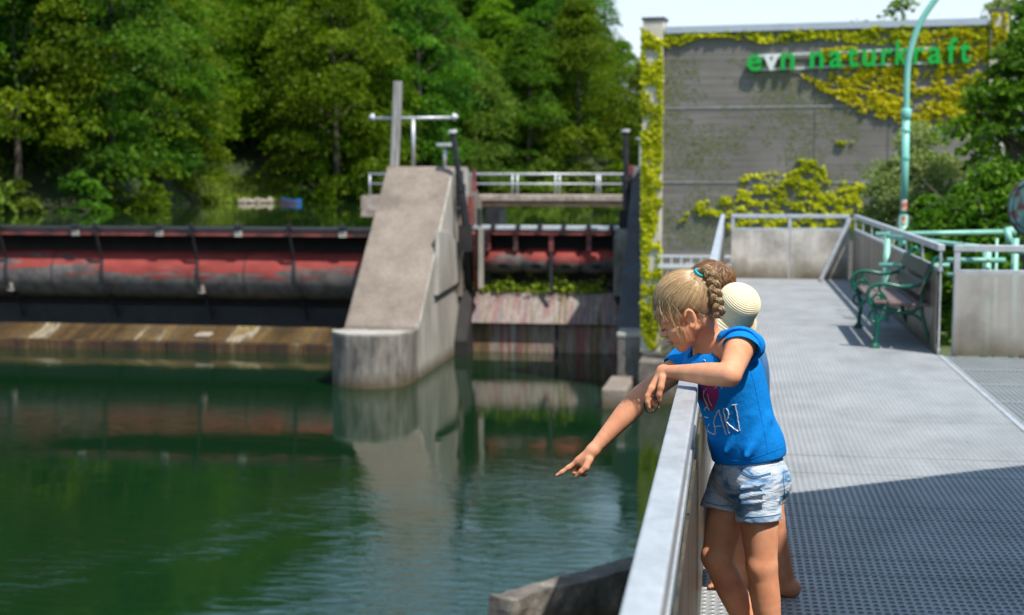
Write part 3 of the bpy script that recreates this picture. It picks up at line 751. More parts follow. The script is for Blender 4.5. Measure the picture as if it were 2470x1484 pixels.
# ================================================================== POWER HOUSE
T0 = Vector((-2.57, 45.7, 6.41)); WD = Vector((0.99164, -0.12902, 0)); WN = Vector((-WD.y * -1, -WD.x, 0)); WN = Vector((-0.12902, -0.99164, 0))
def wp(s, z, off=0.0): return Vector((T0.x, T0.y, 0)) + WD * s + WN * off + Vector((0, 0, z))
def wallpt(u, v, off=0.0):
    d = ray(u, v); o = T0 + WN * off
    return CAM + d * ((o - CAM).dot(WN) / d.dot(WN))
def wbox(s0, s1, z0, z1, o0, o1):
    b = MB(); c = [wp(s0, z0, o0), wp(s1, z0, o0), wp(s1, z0, o1), wp(s0, z0, o1), wp(s0, z1, o0), wp(s1, z1, o0), wp(s1, z1, o1), wp(s0, z1, o1)]
    return b.add(c, [(3, 2, 1, 0), (4, 5, 6, 7), (0, 1, 5, 4), (1, 2, 6, 5), (2, 3, 7, 6), (3, 0, 4, 7)])
ph = thing('power_house', 'grey windowless power house wall overgrown with yellow-green ivy', 'building', wp(5, -4.15, -3))
wbox(0.40, 10.16, -4.14, 5.98, -0.30, -0.02).build('wall', 'grey_wall', ph)
wbox(-0.2, 10.6, -4.14, 5.6, -9.5, -0.31).build('body', 'grey_wall', ph)
wbox(-0.25, 0.39, -4.14, 6.41, -0.6, 0.12).build('pilaster', 'cream_plaster', ph, bevel=0.02)
wbox(10.17, 10.68, -4.14, 6.35, -0.6, 0.12).build('pilaster', 'cream_plaster', ph, bevel=0.02)
wbox(-0.29, 0.43, 6.415, 6.5, -0.64, 0.16).build('pilaster_cap', 'dark_shaded_concrete', ph)
wbox(10.13, 10.72, 6.355, 6.44, -0.64, 0.16).build('pilaster_cap', 'dark_shaded_concrete', ph)
s = 0.44
for k in range(5):
    wbox(s, s + 1.93, 5.985, 6.19, -0.45, 0.10 + 0.004 * (k % 2)).build('coping', 'coping_metal', ph); s += 1.935
for z in (3.66, 1.33):
    wbox(0.41, 10.15, z - 0.024, z + 0.024, -0.015, 0.0).build('band', 'band_strip', ph)
for sv in (5.1, 7.3): wbox(sv, sv + 0.02, -4.1, 5.9, -0.015, -0.008).build('seam', 'dark_shaded_concrete', ph)

# green roof-side trees come later; the sign
sign = thing('sign', 'green and white lettering sign high on the grey wall', 'sign', wp(3, 4.77, 0.12))
for za, zb in ((4.90, 5.08),):
    pass
sL, sR = 3.03, 9.55
def sz(s): return 4.78 + (s - sL) * 0.0205      # the letter row climbs a hair, as in the picture
for dz in (0.02, 0.45):
    b = MB(); b.beam(wp(sL + 0.2, sz(sL) + dz, 0.05), wp(8.6, sz(8.6) + dz, 0.05), 0.03, 0.07); b.build('mounting_rail', 'white_metal', sign)
def letters():
    txt = 'evn naturkraft'
    widths = {}
    def gl(ch):
        cu = bpy.data.curves.new('glyph', 'FONT'); cu.body = ch; cu.size = 1.02; cu.extrude = 0.05; cu.offset = 0.020; cu.bevel_depth = 0.0; cu.resolution_u = 4
        ob = bpy.data.objects.new('glyph', cu); COL.objects.link(ob)
        dg = bpy.context.evaluated_depsgraph_get(); me = bpy.data.meshes.new_from_object(ob.evaluated_get(dg))
        bpy.data.objects.remove(ob); bpy.data.curves.remove(cu)
        return me
    # left edge and right edge of every letter on the photo grid
    lr = [('e', 1803, 1838), ('v', 1841, 1880), ('n', 1884, 1917), ('n', 1954, 1988), ('a', 2001, 2032), ('t', 2044, 2070), ('u', 2080, 2112), ('r', 2126, 2152),
          ('k', 2160, 2192), ('r', 2204, 2228), ('a', 2238, 2272), ('f', 2284, 2308), ('t', 2314, 2340)]
    for ch, ua, ub in lr:
        me = gl(ch)
        co = np.empty(len(me.vertices) * 3); me.vertices.foreach_get('co', co); co = co.reshape(-1, 3)
        a = wallpt(ua, 150, 0.12); c = wallpt(ub, 150, 0.12)
        sa = (a - T0).dot(WD); sc = (c - T0).dot(WD)
        x = (co[:, 0] - co[:, 0].min()) / max(1e-6, co[:, 0].max() - co[:, 0].min()) * (sc - sa) + sa
        zz = co[:, 1] * 1.0 + sz(sa); oo = 0.135 + co[:, 2] * 1.0
        w = np.array([wp(float(p), float(q), float(r)) for p, q, r in zip(x, zz, oo)], dtype=np.float32)
        me.vertices.foreach_set('co', w.reshape(-1)); me.update()
        me.materials.clear(); me.materials.append(MATS['sign_white' if ch == 'v' else 'sign_green'])
        link('letter', me, sign)
letters()

# ------------------------------------------------------------------ ivy
def inpoly(p, poly):
    x, y = p; c = False; j = len(poly) - 1
    for i in range(len(poly)):
        if (poly[i][1] > y) != (poly[j][1] > y) and x < (poly[j][0] - poly[i][0]) * (y - poly[i][1]) / (poly[j][1] - poly[i][1]) + poly[i][0]: c = not c
        j = i
    return c
def ivy(name, label, polys, n, thr, scale=1.6, off=(0.03, 0.16), size=0.075, stretch=1.0, base_off=0.0, m_='leaf_ivy'):
    C, N = [], []
    tries = 0
    while len(C) < n and tries < n * 25:
        tries += 1
        poly, wgt = random.choices(polys, weights=[w for _, w in polys])[0]
        us = [p[0] for p in poly]; vs = [p[1] for p in poly]
        u, v = random.uniform(min(us), max(us)), random.uniform(min(vs), max(vs))
        if not inpoly((u, v), poly): continue
        q = wallpt(u, v)
        k = mnoise.noise(Vector((q.x * scale, q.z * scale * stretch, 1.7))) + 0.75 * mnoise.noise(Vector((q.x * scale * 2.7, q.z * scale * 2.7 * stretch, 5.1))) + 0.35 * mnoise.noise(Vector((q.x * scale * 6, q.z * scale * 6, 2.1)))
        if k + random.uniform(-0.1, 0.1) < thr: continue
        o = base_off + random.uniform(*off) * (0.6 + max(0, k))
        q = q + WN * o
        C.append(q[:])
    C = np.array(C, np.float32); m = len(C)
    sz_ = rng.uniform(0.55, 1.5, (m, 1)); ax, ay = leaf_axes(m, size, asp=0.8, nrm=np.array([WN.x, WN.y, 0.5]) * 1.3)
    tn = np.array([mnoise.noise(Vector((float(c[0]) * 1.1, float(c[2]) * 1.1, 4.4))) for c in C])
    me = quads_mesh(name, C, ax * sz_, ay * sz_, m_, np.clip(0.6 + 0.5 * tn + rng.normal(0, 0.25, m), 0, 1))
    tag(link(name, me), label, 'ivy', kind='stuff')
ivy('ivy', 'yellow-green ivy climbing the cream corner pilaster', [([(1549, 68), (1600, 100), (1598, 830), (1570, 845), (1549, 800)], 1)], 9500, -0.26, 1.6, (0.02, 0.10), 0.048, 0.8, 0.12)
ivy('ivy', 'ivy hanging along the top edge of the grey wall', [([(1597, 76), (2392, 56), (2392, 100), (2100, 108), (1990, 96), (1850, 104), (1740, 88), (1690, 92), (1640, 110), (1600, 126)], 1)], 4200, -0.16, 1.8, (0.02, 0.10), 0.046, 1.3)
ivy('ivy', 'thick ivy spreading over the upper right of the grey wall', [([(2010, 165), (2392, 70), (2392, 300), (2200, 305), (2120, 285), (2050, 260), (1985, 210)], 8), ([(1930, 178), (1990, 200), (2060, 240), (2050, 252), (1990, 222), (1940, 190)], 1), ([(2160, 90), (2392, 60), (2392, 170), (2180, 130)], 2), ([(1980, 120), (2060, 112), (2120, 140), (1990, 150)], 1)], 10500, -0.20, 1.9, (0.02, 0.09), 0.045, 1.6, 0.0, 'leaf_gold')
ivy('ivy', 'ivy growing up the foot of the grey wall behind the end railing', [([(1636, 536), (1680, 490), (1750, 470), (1800, 450), (1900, 440), (2000, 432), (2095, 445), (2095, 560), (1760, 560), (1745, 520), (1690, 520)], 6), ([(1780, 425), (1990, 400), (2000, 440), (1790, 455)], 1), ([(1925, 385), (1970, 385), (1970, 408), (1935, 408)], 0.5), ([(2020, 340), (2090, 342), (2092, 356), (2022, 350)], 0.5)], 4600, 0.06, 2.8, (0.02, 0.07), 0.045, 1.9)
ivy('ivy', 'ivy covering the right corner pilaster of the grey wall', [([(2392, 34), (2432, 30), (2432, 300), (2392, 300)], 1)], 1500, -0.25, 1.6, (0.02, 0.10), 0.046, 0.8, 0.12, 'leaf_gold')
def net_ivy():
    # thin shoots pressed flat behind the grey screen: small sparse dull leaves
    n = 5200; C = []
    while len(C) < n:
        u, v = random.uniform(1602, 2080), random.uniform(140, 600)
        q = wallpt(u, v)
        k = mnoise.noise(Vector((q.x * 0.6, q.z * 0.55, 9.3))) + 0.45 * mnoise.noise(Vector((q.x * 2.2, q.z * 2.6, 2.2)))
        if k + random.uniform(-0.3, 0.3) < 0.05: continue
        C.append((q - WN * 0.012)[:])
    C = np.array(C, np.float32); m = len(C)
    a = np.tile(np.array([[WD.x, WD.y, 0]]), (m, 1)); z = np.tile(np.array([[0, 0, 1.0]]), (m, 1))
    s = rng.uniform(0.02, 0.045, (m, 1))
    leaf_mat('leaf_net', (0.17, 0.18, 0.10), (0.22, 0.235, 0.10), 0.1, 0.9, 0.0)
    me = quads_mesh('ivy', C, a * s, z * s, 'leaf_net', rng.uniform(0, 1, m))
    tag(link('ivy', me), 'faint dull ivy shoots flat against the middle of the grey wall', 'ivy', kind='stuff')
net_ivy()

# white fence at the foot of the power house, with a hedge behind it
fz = py(1640, 618, 43.6).z; fm = py(1640, 642, 43.6).z
fence = thing('fence', 'white balustrade fence at the foot of the ivy-covered corner', 'fence', (-1.5, 43.6, -3))
fx0, fx1 = py(1588, 620, 43.6).x, 1.2
for z, r in ((fz, 0.045), (fm, 0.08)):
    MB().beam((fx0, 43.6, z), (fx1, 43.6, z), 0.06, r * 1.6).build('rail', 'white_metal', fence)
x = fx0 + 0.1
while x < fx1:
    MB().box((x - 0.025, 43.585, fm + 0.066), (x + 0.025, 43.615, fz - 0.04)).build('baluster', 'white_metal', fence); x += 0.30
for x in (fx0 + 0.9, fx0 + 2.6):
    MB().box((x - 0.06, 43.63, -4.2), (x + 0.06, 43.71, fm + 0.1)).build('post', 'white_metal', fence)
w = tag(MB().box((-2.75, 43.5, -9), (1.9, 45.85, -4.16)).build('retaining_wall', 'mossy_wall_concrete', bevel=0.04), 'stained concrete retaining wall below the white fence', 'wall')

# ------------------------------------------------------------------ lamp post, pipes, hand wheel
lp = thing('street_lamp', 'mint green lamp post with curved arm behind the bench railing', 'street lamp', (2.79, 24, -1.1))
b = MB(); b.tube([(2.79, 24, -1.3), (2.79, 24, 0.2), (2.79, 24, 0.95)], 0.072, 16); b.build('base', 'lamp_mint', lp, smooth=True)
MB().tube([(2.79, 24, 0.9), (2.79, 24, 2.55)], 0.062, 16).build('lower_pole', 'lamp_mint', lp, smooth=True)
MB().tube([(2.79, 24, 2.5), (2.79, 24, 2.52), (2.79, 24, 2.66), (2.79, 24, 2.68)], [0.06, 0.082, 0.082, 0.06], 16).build('collar', 'lamp_mint', lp, smooth=True)
arm = crom([(2.79, 24, 2.66), (2.785, 24, 3.1), (2.81, 24, 3.5), (2.93, 24, 3.95), (3.12, 24, 4.3), (3.4, 24, 4.65), (3.8, 24, 4.95), (4.3, 24, 5.1)], 8)
MB().tube(arm, 0.05, 14).build('arm', 'lamp_mint', lp, smooth=True)
MB().lathe([(0.05, 0), (0.18, -0.06), (0.22, -0.16), (0.2, -0.2)], (4.42, 24, 5.16), 'Z', 20).build('lamp_head', 'lamp_mint', lp, smooth=True)
for z in (2.3, 1.86): MB().tube([(2.79, 24, z), (2.79, 24, z + 0.04)], 0.078, 14).build('clamp', 'lamp_mint', lp)
for z0, z1, a0 in ((1.02, 1.2, -2.2), (0.78, 0.94, -2.3), (0.6, 0.7, -1.4)):
    k = 7; b = MB(); vs = [(2.79 + 0.0745 * math.cos(a0 + 0.2 * i), 24 + 0.0745 * math.sin(a0 + 0.2 * i), z) for z in (z0, z1) for i in range(k)]
    b.add(vs, [(i, i + 1, k + i + 1, k + i) for i in range(k - 1)]); b.build('torn_sticker', 'poster_red', lp, fix=False)

pp = thing('pipework', 'mint green pipe framework with flaking paint beyond the platform railing', 'pipes', (3, 17, -0.5))
def pipe(a, c, r, nm='pipe'): MB().tube([a, c], r * 0.8, 12).build(nm, 'mint_paint', pp, smooth=True)
Yp = 17.0
a = py(2112, 566, Yp); c = py(2425, 560, Yp); pipe(a, c, 0.038)
c2 = py(2450, 558, Yp)
MB().tube([c, c2], [0.055, 0.06], 12).build('flange', 'mint_paint', pp, smooth=True)
pipe(py(2428, 552, 16.9), py(2440, 600, 16.9), 0.05, 'elbow')
a = py(2140, 570, 16.0); c = py(2500, 612, 14.6); pipe(a, c, 0.032)
a = py(2285, 628, 15.2); c = py(2425, 628, 15.2); pipe(a, c, 0.034)
pipe(py(2285, 663, 15.2), py(2520, 663, 15.2), 0.03)
for u, y0, w in ((2382, 15.3, 0.055), (2405, 15.5, 0.02), (2450, 15.0, 0.045)):
    t = py(u, 575 if u != 2382 else 600, y0); pipe((t.x, y0, t.z), (t.x, y0, -0.6), w, 'upright')
t = py(2140, 590, 16.2); pipe((t.x, 16.2, t.z + 0.1), (t.x, 16.2, -0.7), 0.045, 'upright')
pipe(py(2120, 640, 15.6), py(2290, 640, 15.6), 0.03)

hw = thing('hand_wheel', 'big blue-green valve wheel with rusty rim at the right edge', 'valve wheel', (3.3, 16.4, 1.0))
cc = py(2492, 500, 16.4); R = 0.235
ax = (Vector((0.93, -0.35, 0))).normalized(); bx = Vector((0, 0, 1)); cx = ax.cross(bx)
ring = [cc + (ax * 0.62 * math.cos(t) + bx * math.sin(t)) * (R + 0.05) for t in np.linspace(0, 2 * math.pi, 40, endpoint=False)]
def wheel_ring(r0, rr, m, nm):
    pts = [cc + (ax * math.cos(t) + bx * 1.25 * math.sin(t)) * r0 for t in np.linspace(0, 2 * math.pi, 41)]
    MB().tube(pts, rr, 10, caps=False).build(nm, m, hw, smooth=True)
wheel_ring(0.235, 0.03, 'wheel_blue', 'rim'); wheel_ring(0.262, 0.014, 'bark', 'rim_edge')
disc = MB(); pts = [cc + cx * 0.02 + (ax * math.cos(t) + bx * 1.25 * math.sin(t)) * 0.2 for t in np.linspace(0, 2 * math.pi, 30, endpoint=False)]
disc.prism(pts, cx * 0.015); disc.build('disc', 'wheel_blue', hw)
wheel_ring(0.11, 0.03, 'bark', 'hub_ring')
MB().tube([cc - cx * 0.08, cc + cx * 0.1], 0.04, 12).build('hub', 'wheel_blue', hw)
MB().box((cc.x - 0.07, 16.35, -0.6), (cc.x + 0.07, 16.55, cc.z - 0.28)).build('pedestal', 'dark_steel', hw)

# ------------------------------------------------------------------ bench
BY0, BY1 = 13.66, 15.42
bench = thing('bench', 'green cast-iron bench with scrolled arms and wooden slats', 'bench', (1.5, 14.5, 0))
def bz(x, y): return py(1749.1 + 0.3049 * x, 452.4 + 0.3049 * y, BY0)
paths = {
 'arm': ([(1180, 962), (1140, 905), (1128, 850), (1150, 795), (1215, 766), (1300, 768), (1400, 786), (1500, 776), (1565, 745), (1620, 660), (1645, 595), (1668, 562), (1700, 556), (1716, 580), (1700, 600)], 0.024),
 'scroll': ([(1225, 775), (1222, 815), (1265, 865), (1272, 905), (1240, 938), (1196, 940), (1160, 905), (1180, 858), (1218, 845), (1238, 872), (1220, 893), (1200, 880)], 0.017),
 'seat_rail': ([(1170, 950), (1210, 960), (1300, 965), (1400, 985), (1470, 990), (1530, 950), (1556, 900), (1568, 800), (1600, 700), (1640, 610)], 0.022),
 'front_leg': ([(1180, 962), (1190, 1010), (1203, 1060), (1200, 1130), (1188, 1200), (1184, 1268)], 0.026),
 'front_curl': ([(1185, 965), (1150, 985), (1138, 1030), (1165, 1060), (1205, 1062), (1226, 1030), (1215, 1015)], 0.014),
 'brace': ([(1204, 1075), (1250, 1030), (1310, 1000), (1400, 990), (1500, 1010), (1560, 1060)], 0.017),
 'back_leg': ([(1556, 900), (1555, 980), (1570, 1060), (1595, 1150), (1628, 1240), (1650, 1276)], 0.024)}
for dy in (0, BY1 - BY0):
    fr = thing('end_frame', None, None, (1.5, BY0 + dy, 0)); del_keys = [k for k in fr.keys()]
    fr.parent = bench; fr.matrix_parent_inverse = bench.matrix_basis.inverted()
    for nm, (pts, r) in paths.items():
        q = crom([bz(*p) + Vector((0, dy, 0)) for p in pts], 6)
        if nm.endswith('leg'): q[-1].z = 0.004
        MB().tube(q, r * 0.82, 8).build(nm, 'bench_iron', fr, smooth=True)
    f0 = bz(1184, 1268)
    for f in (bz(1184, 1268), bz(1650, 1276)):
        MB().lathe([(0.05, 0.004), (0.05, 0.02), (0.028, 0.05)], (f.x, BY0 + dy, 0), 'Z', 10).build('foot', 'bench_iron', fr)
q0, q1, q2 = bz(1190, 948), bz(1390, 968), bz(1530, 925)
seatx = [(q0.x - 0.02, q0.z + 0.055), (q0.x + 0.115, q0.z + 0.045), (q0.x + 0.25, q0.z + 0.03), (q0.x + 0.385, q0.z + 0.035)]
for sx, zz in seatx:
    MB().box((sx, BY0 - 0.06, zz - 0.018), (sx + 0.115, BY1 + 0.06, zz + 0.014)).build('seat_slat', 'bench_wood', bench, bevel=0.008)
bt, bb = bz(1650, 575), bz(1600, 700)
for k, (za, zb) in enumerate(((bt.z - 0.02, bt.z - 0.16), (bt.z - 0.19, bt.z - 0.33))):
    xa = bt.x - 0.035 - 0.05 * k; xb = xa - 0.05
    MB().beam(((xa + xb) / 2, BY0 - 0.06, (za + zb) / 2), ((xa + xb) / 2, BY1 + 0.06, (za + zb) / 2), 0.028, 0.135, up=(xa - xb, 0, za - zb)).build('back_slat', 'bench_back_wood', bench, bevel=0.006)
# ================================================================== TREES
def crown_mesh(name, seed, H, R, z0, m, nclus=75, leaves=95, size=0.2, layered=0.5, top=1.0, crad=(0.75, 1.5)):
    """leafy crown: clusters spread through an uneven volume, leaves on each cluster's shell"""
    g = np.random.default_rng(seed)
    C, A, B, T = [], [], [], []
    lob = [(g.uniform(0, 6.28), g.uniform(0.25, 0.95), g.uniform(0.55, 1.0)) for _ in range(7)]
    for i in range(nclus):
        t = g.uniform(0, 1) ** 0.85
        zc = z0 + (H - z0) * t
        prof = (math.sin(math.pi * min(1, (0.16 + 0.84 * t) ** 0.8)) ** 0.7) if top < 1.5 else (1 - t) ** 0.8 + 0.05
        ang = g.uniform(0, 6.28)
        lb = 0.62 + 0.55 * max(math.cos(ang - a) * (1 - 2.2 * abs(t - h)) * w for a, h, w in lob)
        rr = R * prof * max(0.3, lb) * g.uniform(0.35, 1.0) ** 0.5
        c = np.array([rr * math.cos(ang), rr * math.sin(ang), zc])
        cr = g.uniform(*crad) * (0.75 if t > 0.85 else 1.0) * R / 4.2
        n = int(leaves * g.uniform(0.6, 1.3))
        d = rand_dirs(n, g); d[:, 2] = np.abs(d[:, 2]) * 0.9 - 0.25
        p = c + d * cr * g.uniform(0.55, 1.1, (n, 1)) * np.array([1.25, 1.25, 1 - layered * 0.6])
        p[:, 2] -= 0.25 * (np.linalg.norm(p[:, :2] - c[:2], axis=1) / cr) ** 2 * cr
        a, b = leaf_axes(n, size * g.uniform(0.85, 1.2), 0.7, 0.62, g)
        C.append(p); A.append(a); B.append(b)
        T.append(np.clip(g.uniform(0.1, 0.85) + g.normal(0, 0.14, n), 0, 1))
    return quads_mesh(name, np.concatenate(C).astype(np.float32), np.concatenate(A), np.concatenate(B), m, np.concatenate(T))
def trunk_mesh(name, seed, H, r, limbs=7, spread=2.6):
    g = random.Random(seed); b = MB()
    ax = [Vector((0, 0, -1.5))]
    for i in range(1, 8): ax.append(Vector((g.uniform(-.18, .18) * i * 0.3, g.uniform(-.18, .18) * i * 0.3, H * 0.93 * i / 7)))
    b.tube(ax, [r * (1 - 0.125 * i) for i in range(8)], 7)
    for k in range(limbs):
        z = H * g.uniform(0.22, 0.75); a = g.uniform(0, 6.28); L = spread * g.uniform(0.6, 1.2)
        p0 = Vector((0, 0, z)); p1 = p0 + Vector((math.cos(a) * L * .5, math.sin(a) * L * .5, L * .35)); p2 = p0 + Vector((math.cos(a) * L, math.sin(a) * L, L * .85))
        b.tube([p0, p1, p2], [r * 0.38, r * 0.24, r * 0.08], 5)
    return b.mesh(name, 'bark', smooth=True, fix=False)
PROTO = []
for i, (H, R, z0, m, ly) in enumerate([(17, 5.0, 1.5, 'leaf_forest', 0.5), (19, 4.6, 2.0, 'leaf_deep', 0.6), (15, 5.2, 1.0, 'leaf_forest', 0.65), (18, 4.2, 2.5, 'leaf_olive', 0.4),
                                       (16, 4.8, 1.2, 'leaf_forest', 0.35), (20, 5.2, 3.0, 'leaf_deep', 0.5), (12, 4.4, 0.4, 'leaf_olive', 0.55), (14, 4.6, 0.6, 'leaf_forest', 0.7)]):
    PROTO.append((crown_mesh('crown', 100 + i, H, R, z0, m, nclus=150, leaves=200, size=0.125, layered=ly), trunk_mesh('trunk', 200 + i, H, 0.24 + 0.02 * (i % 3), spread=R * 0.6), H))
def tree(name, label, loc, proto, s, rot, group=None, sz=1.0):
    t = thing(name, label, 'tree', loc, group)
    t.rotation_euler.z = rot; t.scale = (s, s, s * sz)
    cr, tr, H = proto
    for nm, d in (('crown', cr), ('trunk', tr)):
        o = bpy.data.objects.new(nm, d); COL.objects.link(o); o.parent = t
    return t
ORD = ['leftmost', 'second', 'third', 'fourth', 'fifth', 'sixth', 'seventh', 'eighth', 'ninth', 'tenth', 'eleventh', 'twelfth', 'thirteenth', 'fourteenth', 'fifteenth', 'sixteenth', 'seventeenth', 'eighteenth', 'nineteenth', 'twentieth']
KIND = {0: 'bright green', 1: 'deep green', 2: 'spreading green', 3: 'olive green', 4: 'fresh green', 5: 'tall dark green', 6: 'bushy olive', 7: 'low layered green'}
g = random.Random(11)
shore = []
u = -230
seq = [5, 0, 1, 4, 7, 2, 5, 6, 1, 0, 3, 7, 1, 6, 2, 4, 1, 0, 5, 3, 4, 1]
k = 0
while u < 1600:
    d = shore_dist(u) + g.uniform(0.5, 3.0) + (10.0 if 430 < u < 740 else 0)
    pi = seq[k % len(seq)]; k += 1
    s = g.uniform(0.85, 1.1) * (1.0 if u < 900 else 0.95 if u < 1400 else 0.82 if u < 1490 else 0.62)
    p = at_u(u, d); z = hill_z(u, d) - 0.4
    shore.append((u, (p.x, p.y, z), pi, s)); u += FPX * g.uniform(4.2, 6.4) / d
vis = [x for x in shore if x[0] > -40]
for j, (u, loc, pi, s) in enumerate(shore):
    jj = j - (len(shore) - len(vis))
    if jj < 0: lab = '%s tree just beyond the left picture edge of the far shore, %s outward' % (KIND[pi], ORD[-jj] if jj < -1 else 'first')
    else: lab = '%s tree on the water line of the far shore, %s from the left' % (KIND[pi], ORD[min(jj, 19)] if jj else 'first')
    tree('broadleaf_tree', lab, loc, PROTO[pi], s, g.uniform(0, 6.28), 'trees along the far shore', g.uniform(0.9, 1.12))
for row in range(1, 8):
    u = -260 + g.uniform(0, 60); rowk = 0; outk = 0
    while u < 1560:
        d = shore_dist(u) + row * 6.5 + g.uniform(-2, 2) + (6.0 if 430 < u < 740 else 0)
        if u > 1500 and row > 4: u += 80; continue
        p = at_u(u, d); z = hill_z(u, d) - 0.4
        pi = g.choice([0, 1, 2, 3, 4, 5, 5, 1, 6, 7, 0])
        vt = 415 - (z + PROTO[pi][2] * 0.97 - HC) / d * FPX; lim = float(np.interp(u, [-100, 550, 880, 1100, 1300, 1450, 1490, 1550], [-900, -650, -380, -250, -110, 0, 12, 85]))
        if vt < lim - 60: u += FPX * 2.5 / d; continue
        s = g.uniform(0.82, 1.12) * (1.0 if u < 1000 else 0.95 if u < 1380 else 0.82 if u < 1470 else 0.62)
        rowk = rowk + 1 if u > -40 else 0; outk += 1
        lab = ('%s tree in the %s row up the wooded slope, %s from the left' % (KIND[pi], ['', 'first', 'second', 'third', 'fourth', 'fifth', 'sixth', 'topmost'][row], ORD[min(rowk - 1, 19)] if rowk > 1 else 'first')) if rowk else '%s slope tree beyond the left picture edge, %s of the %s row' % (KIND[pi], ORD[outk] if outk > 1 else 'first', ['', 'first', 'second', 'third', 'fourth', 'fifth', 'sixth', 'topmost'][row])
        tree('broadleaf_tree', lab, (p.x, p.y, z), PROTO[pi], s, g.uniform(0, 6.28), 'trees on the wooded slope', g.uniform(0.9, 1.15))
        u += FPX * g.uniform(4.4, 6.4) / d
# low bushes on the far bank so the water line is closed
BUSH = [crown_mesh('foliage', 300 + i, 3.4, 2.4, 0.0, m, nclus=34, leaves=80, size=0.16, layered=0.4) for i, m in enumerate(['leaf_forest', 'leaf_olive', 'leaf_deep'])]
bs = []
u = -60
while u < 1540:
    if 450 < u < 730: u += 60; continue
    d = shore_dist(u) + g.uniform(-1.6, 0.4)
    p = at_u(u, d); bs.append((u, p, g.choice([0, 0, 1, 2]), g.uniform(0.55, 1.2) * (0.4 if 450 < u < 740 else 1)))
    u += FPX * g.uniform(2.4, 3.6) / d
for j, (u, p, bi, s) in enumerate(bs):
    o = link('bush', BUSH[bi]); o.location = (p.x, p.y, hill_z(u, shore_dist(u)) - 0.35); o.scale = (s, s, s); o.rotation_euler.z = g.uniform(0, 6.28)
    tag(o, ('%s low leafy bush at the far water line' % ('leftmost' if j == 0 else ORD[min(j, 19)] + ' from the left,')), 'bush', 'bushes along the far water line')

for j, (u, dd, pi, s) in enumerate([(395, 95, 1, 0.8), (425, 101, 7, 0.85), (360, 98, 5, 0.9), (455, 112, 0, 0.9), (330, 93, 3, 0.85)]):
    p = at_u(u, dd)
    tree('broadleaf_tree', '%s tree filling the notch of the shore above the stones, %s of five' % (KIND[pi], ORD[j] if j else 'first'), (p.x, p.y, hill_z(u, dd) - 0.4), PROTO[pi], s, j * 1.3, 'trees along the far shore')
# grass bank, stones and the blue boat
def grass(name, label, pts, n, h, m, size=0.02):
    C = []; a = []; b = []
    C = np.array([p for p in pts], np.float32); k = len(C)
    ang = rng.uniform(0, 6.28, k); hh = h * rng.uniform(0.5, 1.3, (k, 1))
    ax = np.stack([np.cos(ang), np.sin(ang), np.zeros(k)], 1) * size
    ay = np.stack([rng.normal(0, 0.3, k), rng.normal(0, 0.3, k), np.ones(k)], 1); ay = ay * hh / 2
    C[:, 2:3] += hh * 0.5
    tag(link(name, quads_mesh(name, C, ax, ay, m, rng.uniform(0, 1, k))), label, 'grass', kind='stuff')
pts = []
for i in range(9000):
    u = g.uniform(430, 720); d = shore_dist(u) + g.uniform(-1.4, 5.0); p = at_u(u, d)
    pts.append((p.x, p.y, max(hill_z(u, d), ZU + 0.02) - 0.05))
grass('grass', 'tall bright grass on the far bank', pts, 0, 0.5, 'leaf_grass', 0.06)
def rock(seed, c, s):
    gg = random.Random(seed); bm = bmesh.new(); bmesh.ops.create_icosphere(bm, subdivisions=2, radius=1)
    for v in bm.verts:
        k = 1 + 0.28 * mnoise.noise(v.co * 1.3 + Vector((seed, 0, 0))); v.co = Vector((v.co.x * s[0], v.co.y * s[1], v.co.z * s[2])) * k + Vector(c)
    me = bpy.data.meshes.new('stone'); bm.to_mesh(me); bm.free(); me.materials.append(MATS['stone']); return me
su = [582, 592, 601, 612, 622, 632, 643, 653]
for j, u in enumerate(su):
    p = at_u(u, shore_dist(u) - 2.6)
    o = link('stone', rock(40 + j, (p.x, p.y, ZU + 0.1), (0.26 + 0.06 * (j % 3), 0.25, 0.19 + 0.07 * ((j * 2) % 3))))
    tag(o, 'pale rounded stone on the far water line, %s of eight left of the blue boat' % (ORD[j] if j else 'leftmost'), 'stone', 'pale stones on the far shore')
pb = at_u(703, shore_dist(703) - 4.0)
boat = thing('rowing_boat', 'small blue boat moored at the far shore', 'boat', (pb.x, pb.y, ZU))
hull = MB(); st_ = []
for i in range(9):
    t = i / 8; w = 0.42 * math.sin(math.pi * (0.12 + 0.8 * t)) ** 0.6; x = pb.x - 0.75 + 1.5 * t; sh = 0.07 * (2 * t - 1) ** 2
    st_ += [(x, pb.y - w, ZU + 0.3 + sh), (x, pb.y - w * 0.75, ZU - 0.05), (x, pb.y, ZU - 0.12), (x, pb.y + w * 0.75, ZU - 0.05), (x, pb.y + w, ZU + 0.3 + sh)]
hull.add(st_, [(i * 5 + j, (i + 1) * 5 + j, (i + 1) * 5 + j + 1, i * 5 + j + 1) for i in range(8) for j in range(4)] + [(0, 1, 2, 3, 4), (40, 41, 42, 43, 44)])
hb = hull.build('hull', 'boat_blue', boat); sol = hb.modifiers.new('thick', 'SOLIDIFY'); sol.thickness = 0.03
for t in (-0.35, 0.2): MB().box((pb.x + t, pb.y - 0.36, ZU + 0.18), (pb.x + t + 0.16, pb.y + 0.36, ZU + 0.21)).build('thwart', 'boat_brown', boat)
MB().box((pb.x - 0.75, pb.y - 0.41, ZU + 0.08), (pb.x + 0.72, pb.y - 0.395, ZU + 0.17)).build('rub_strip', 'boat_brown', boat)

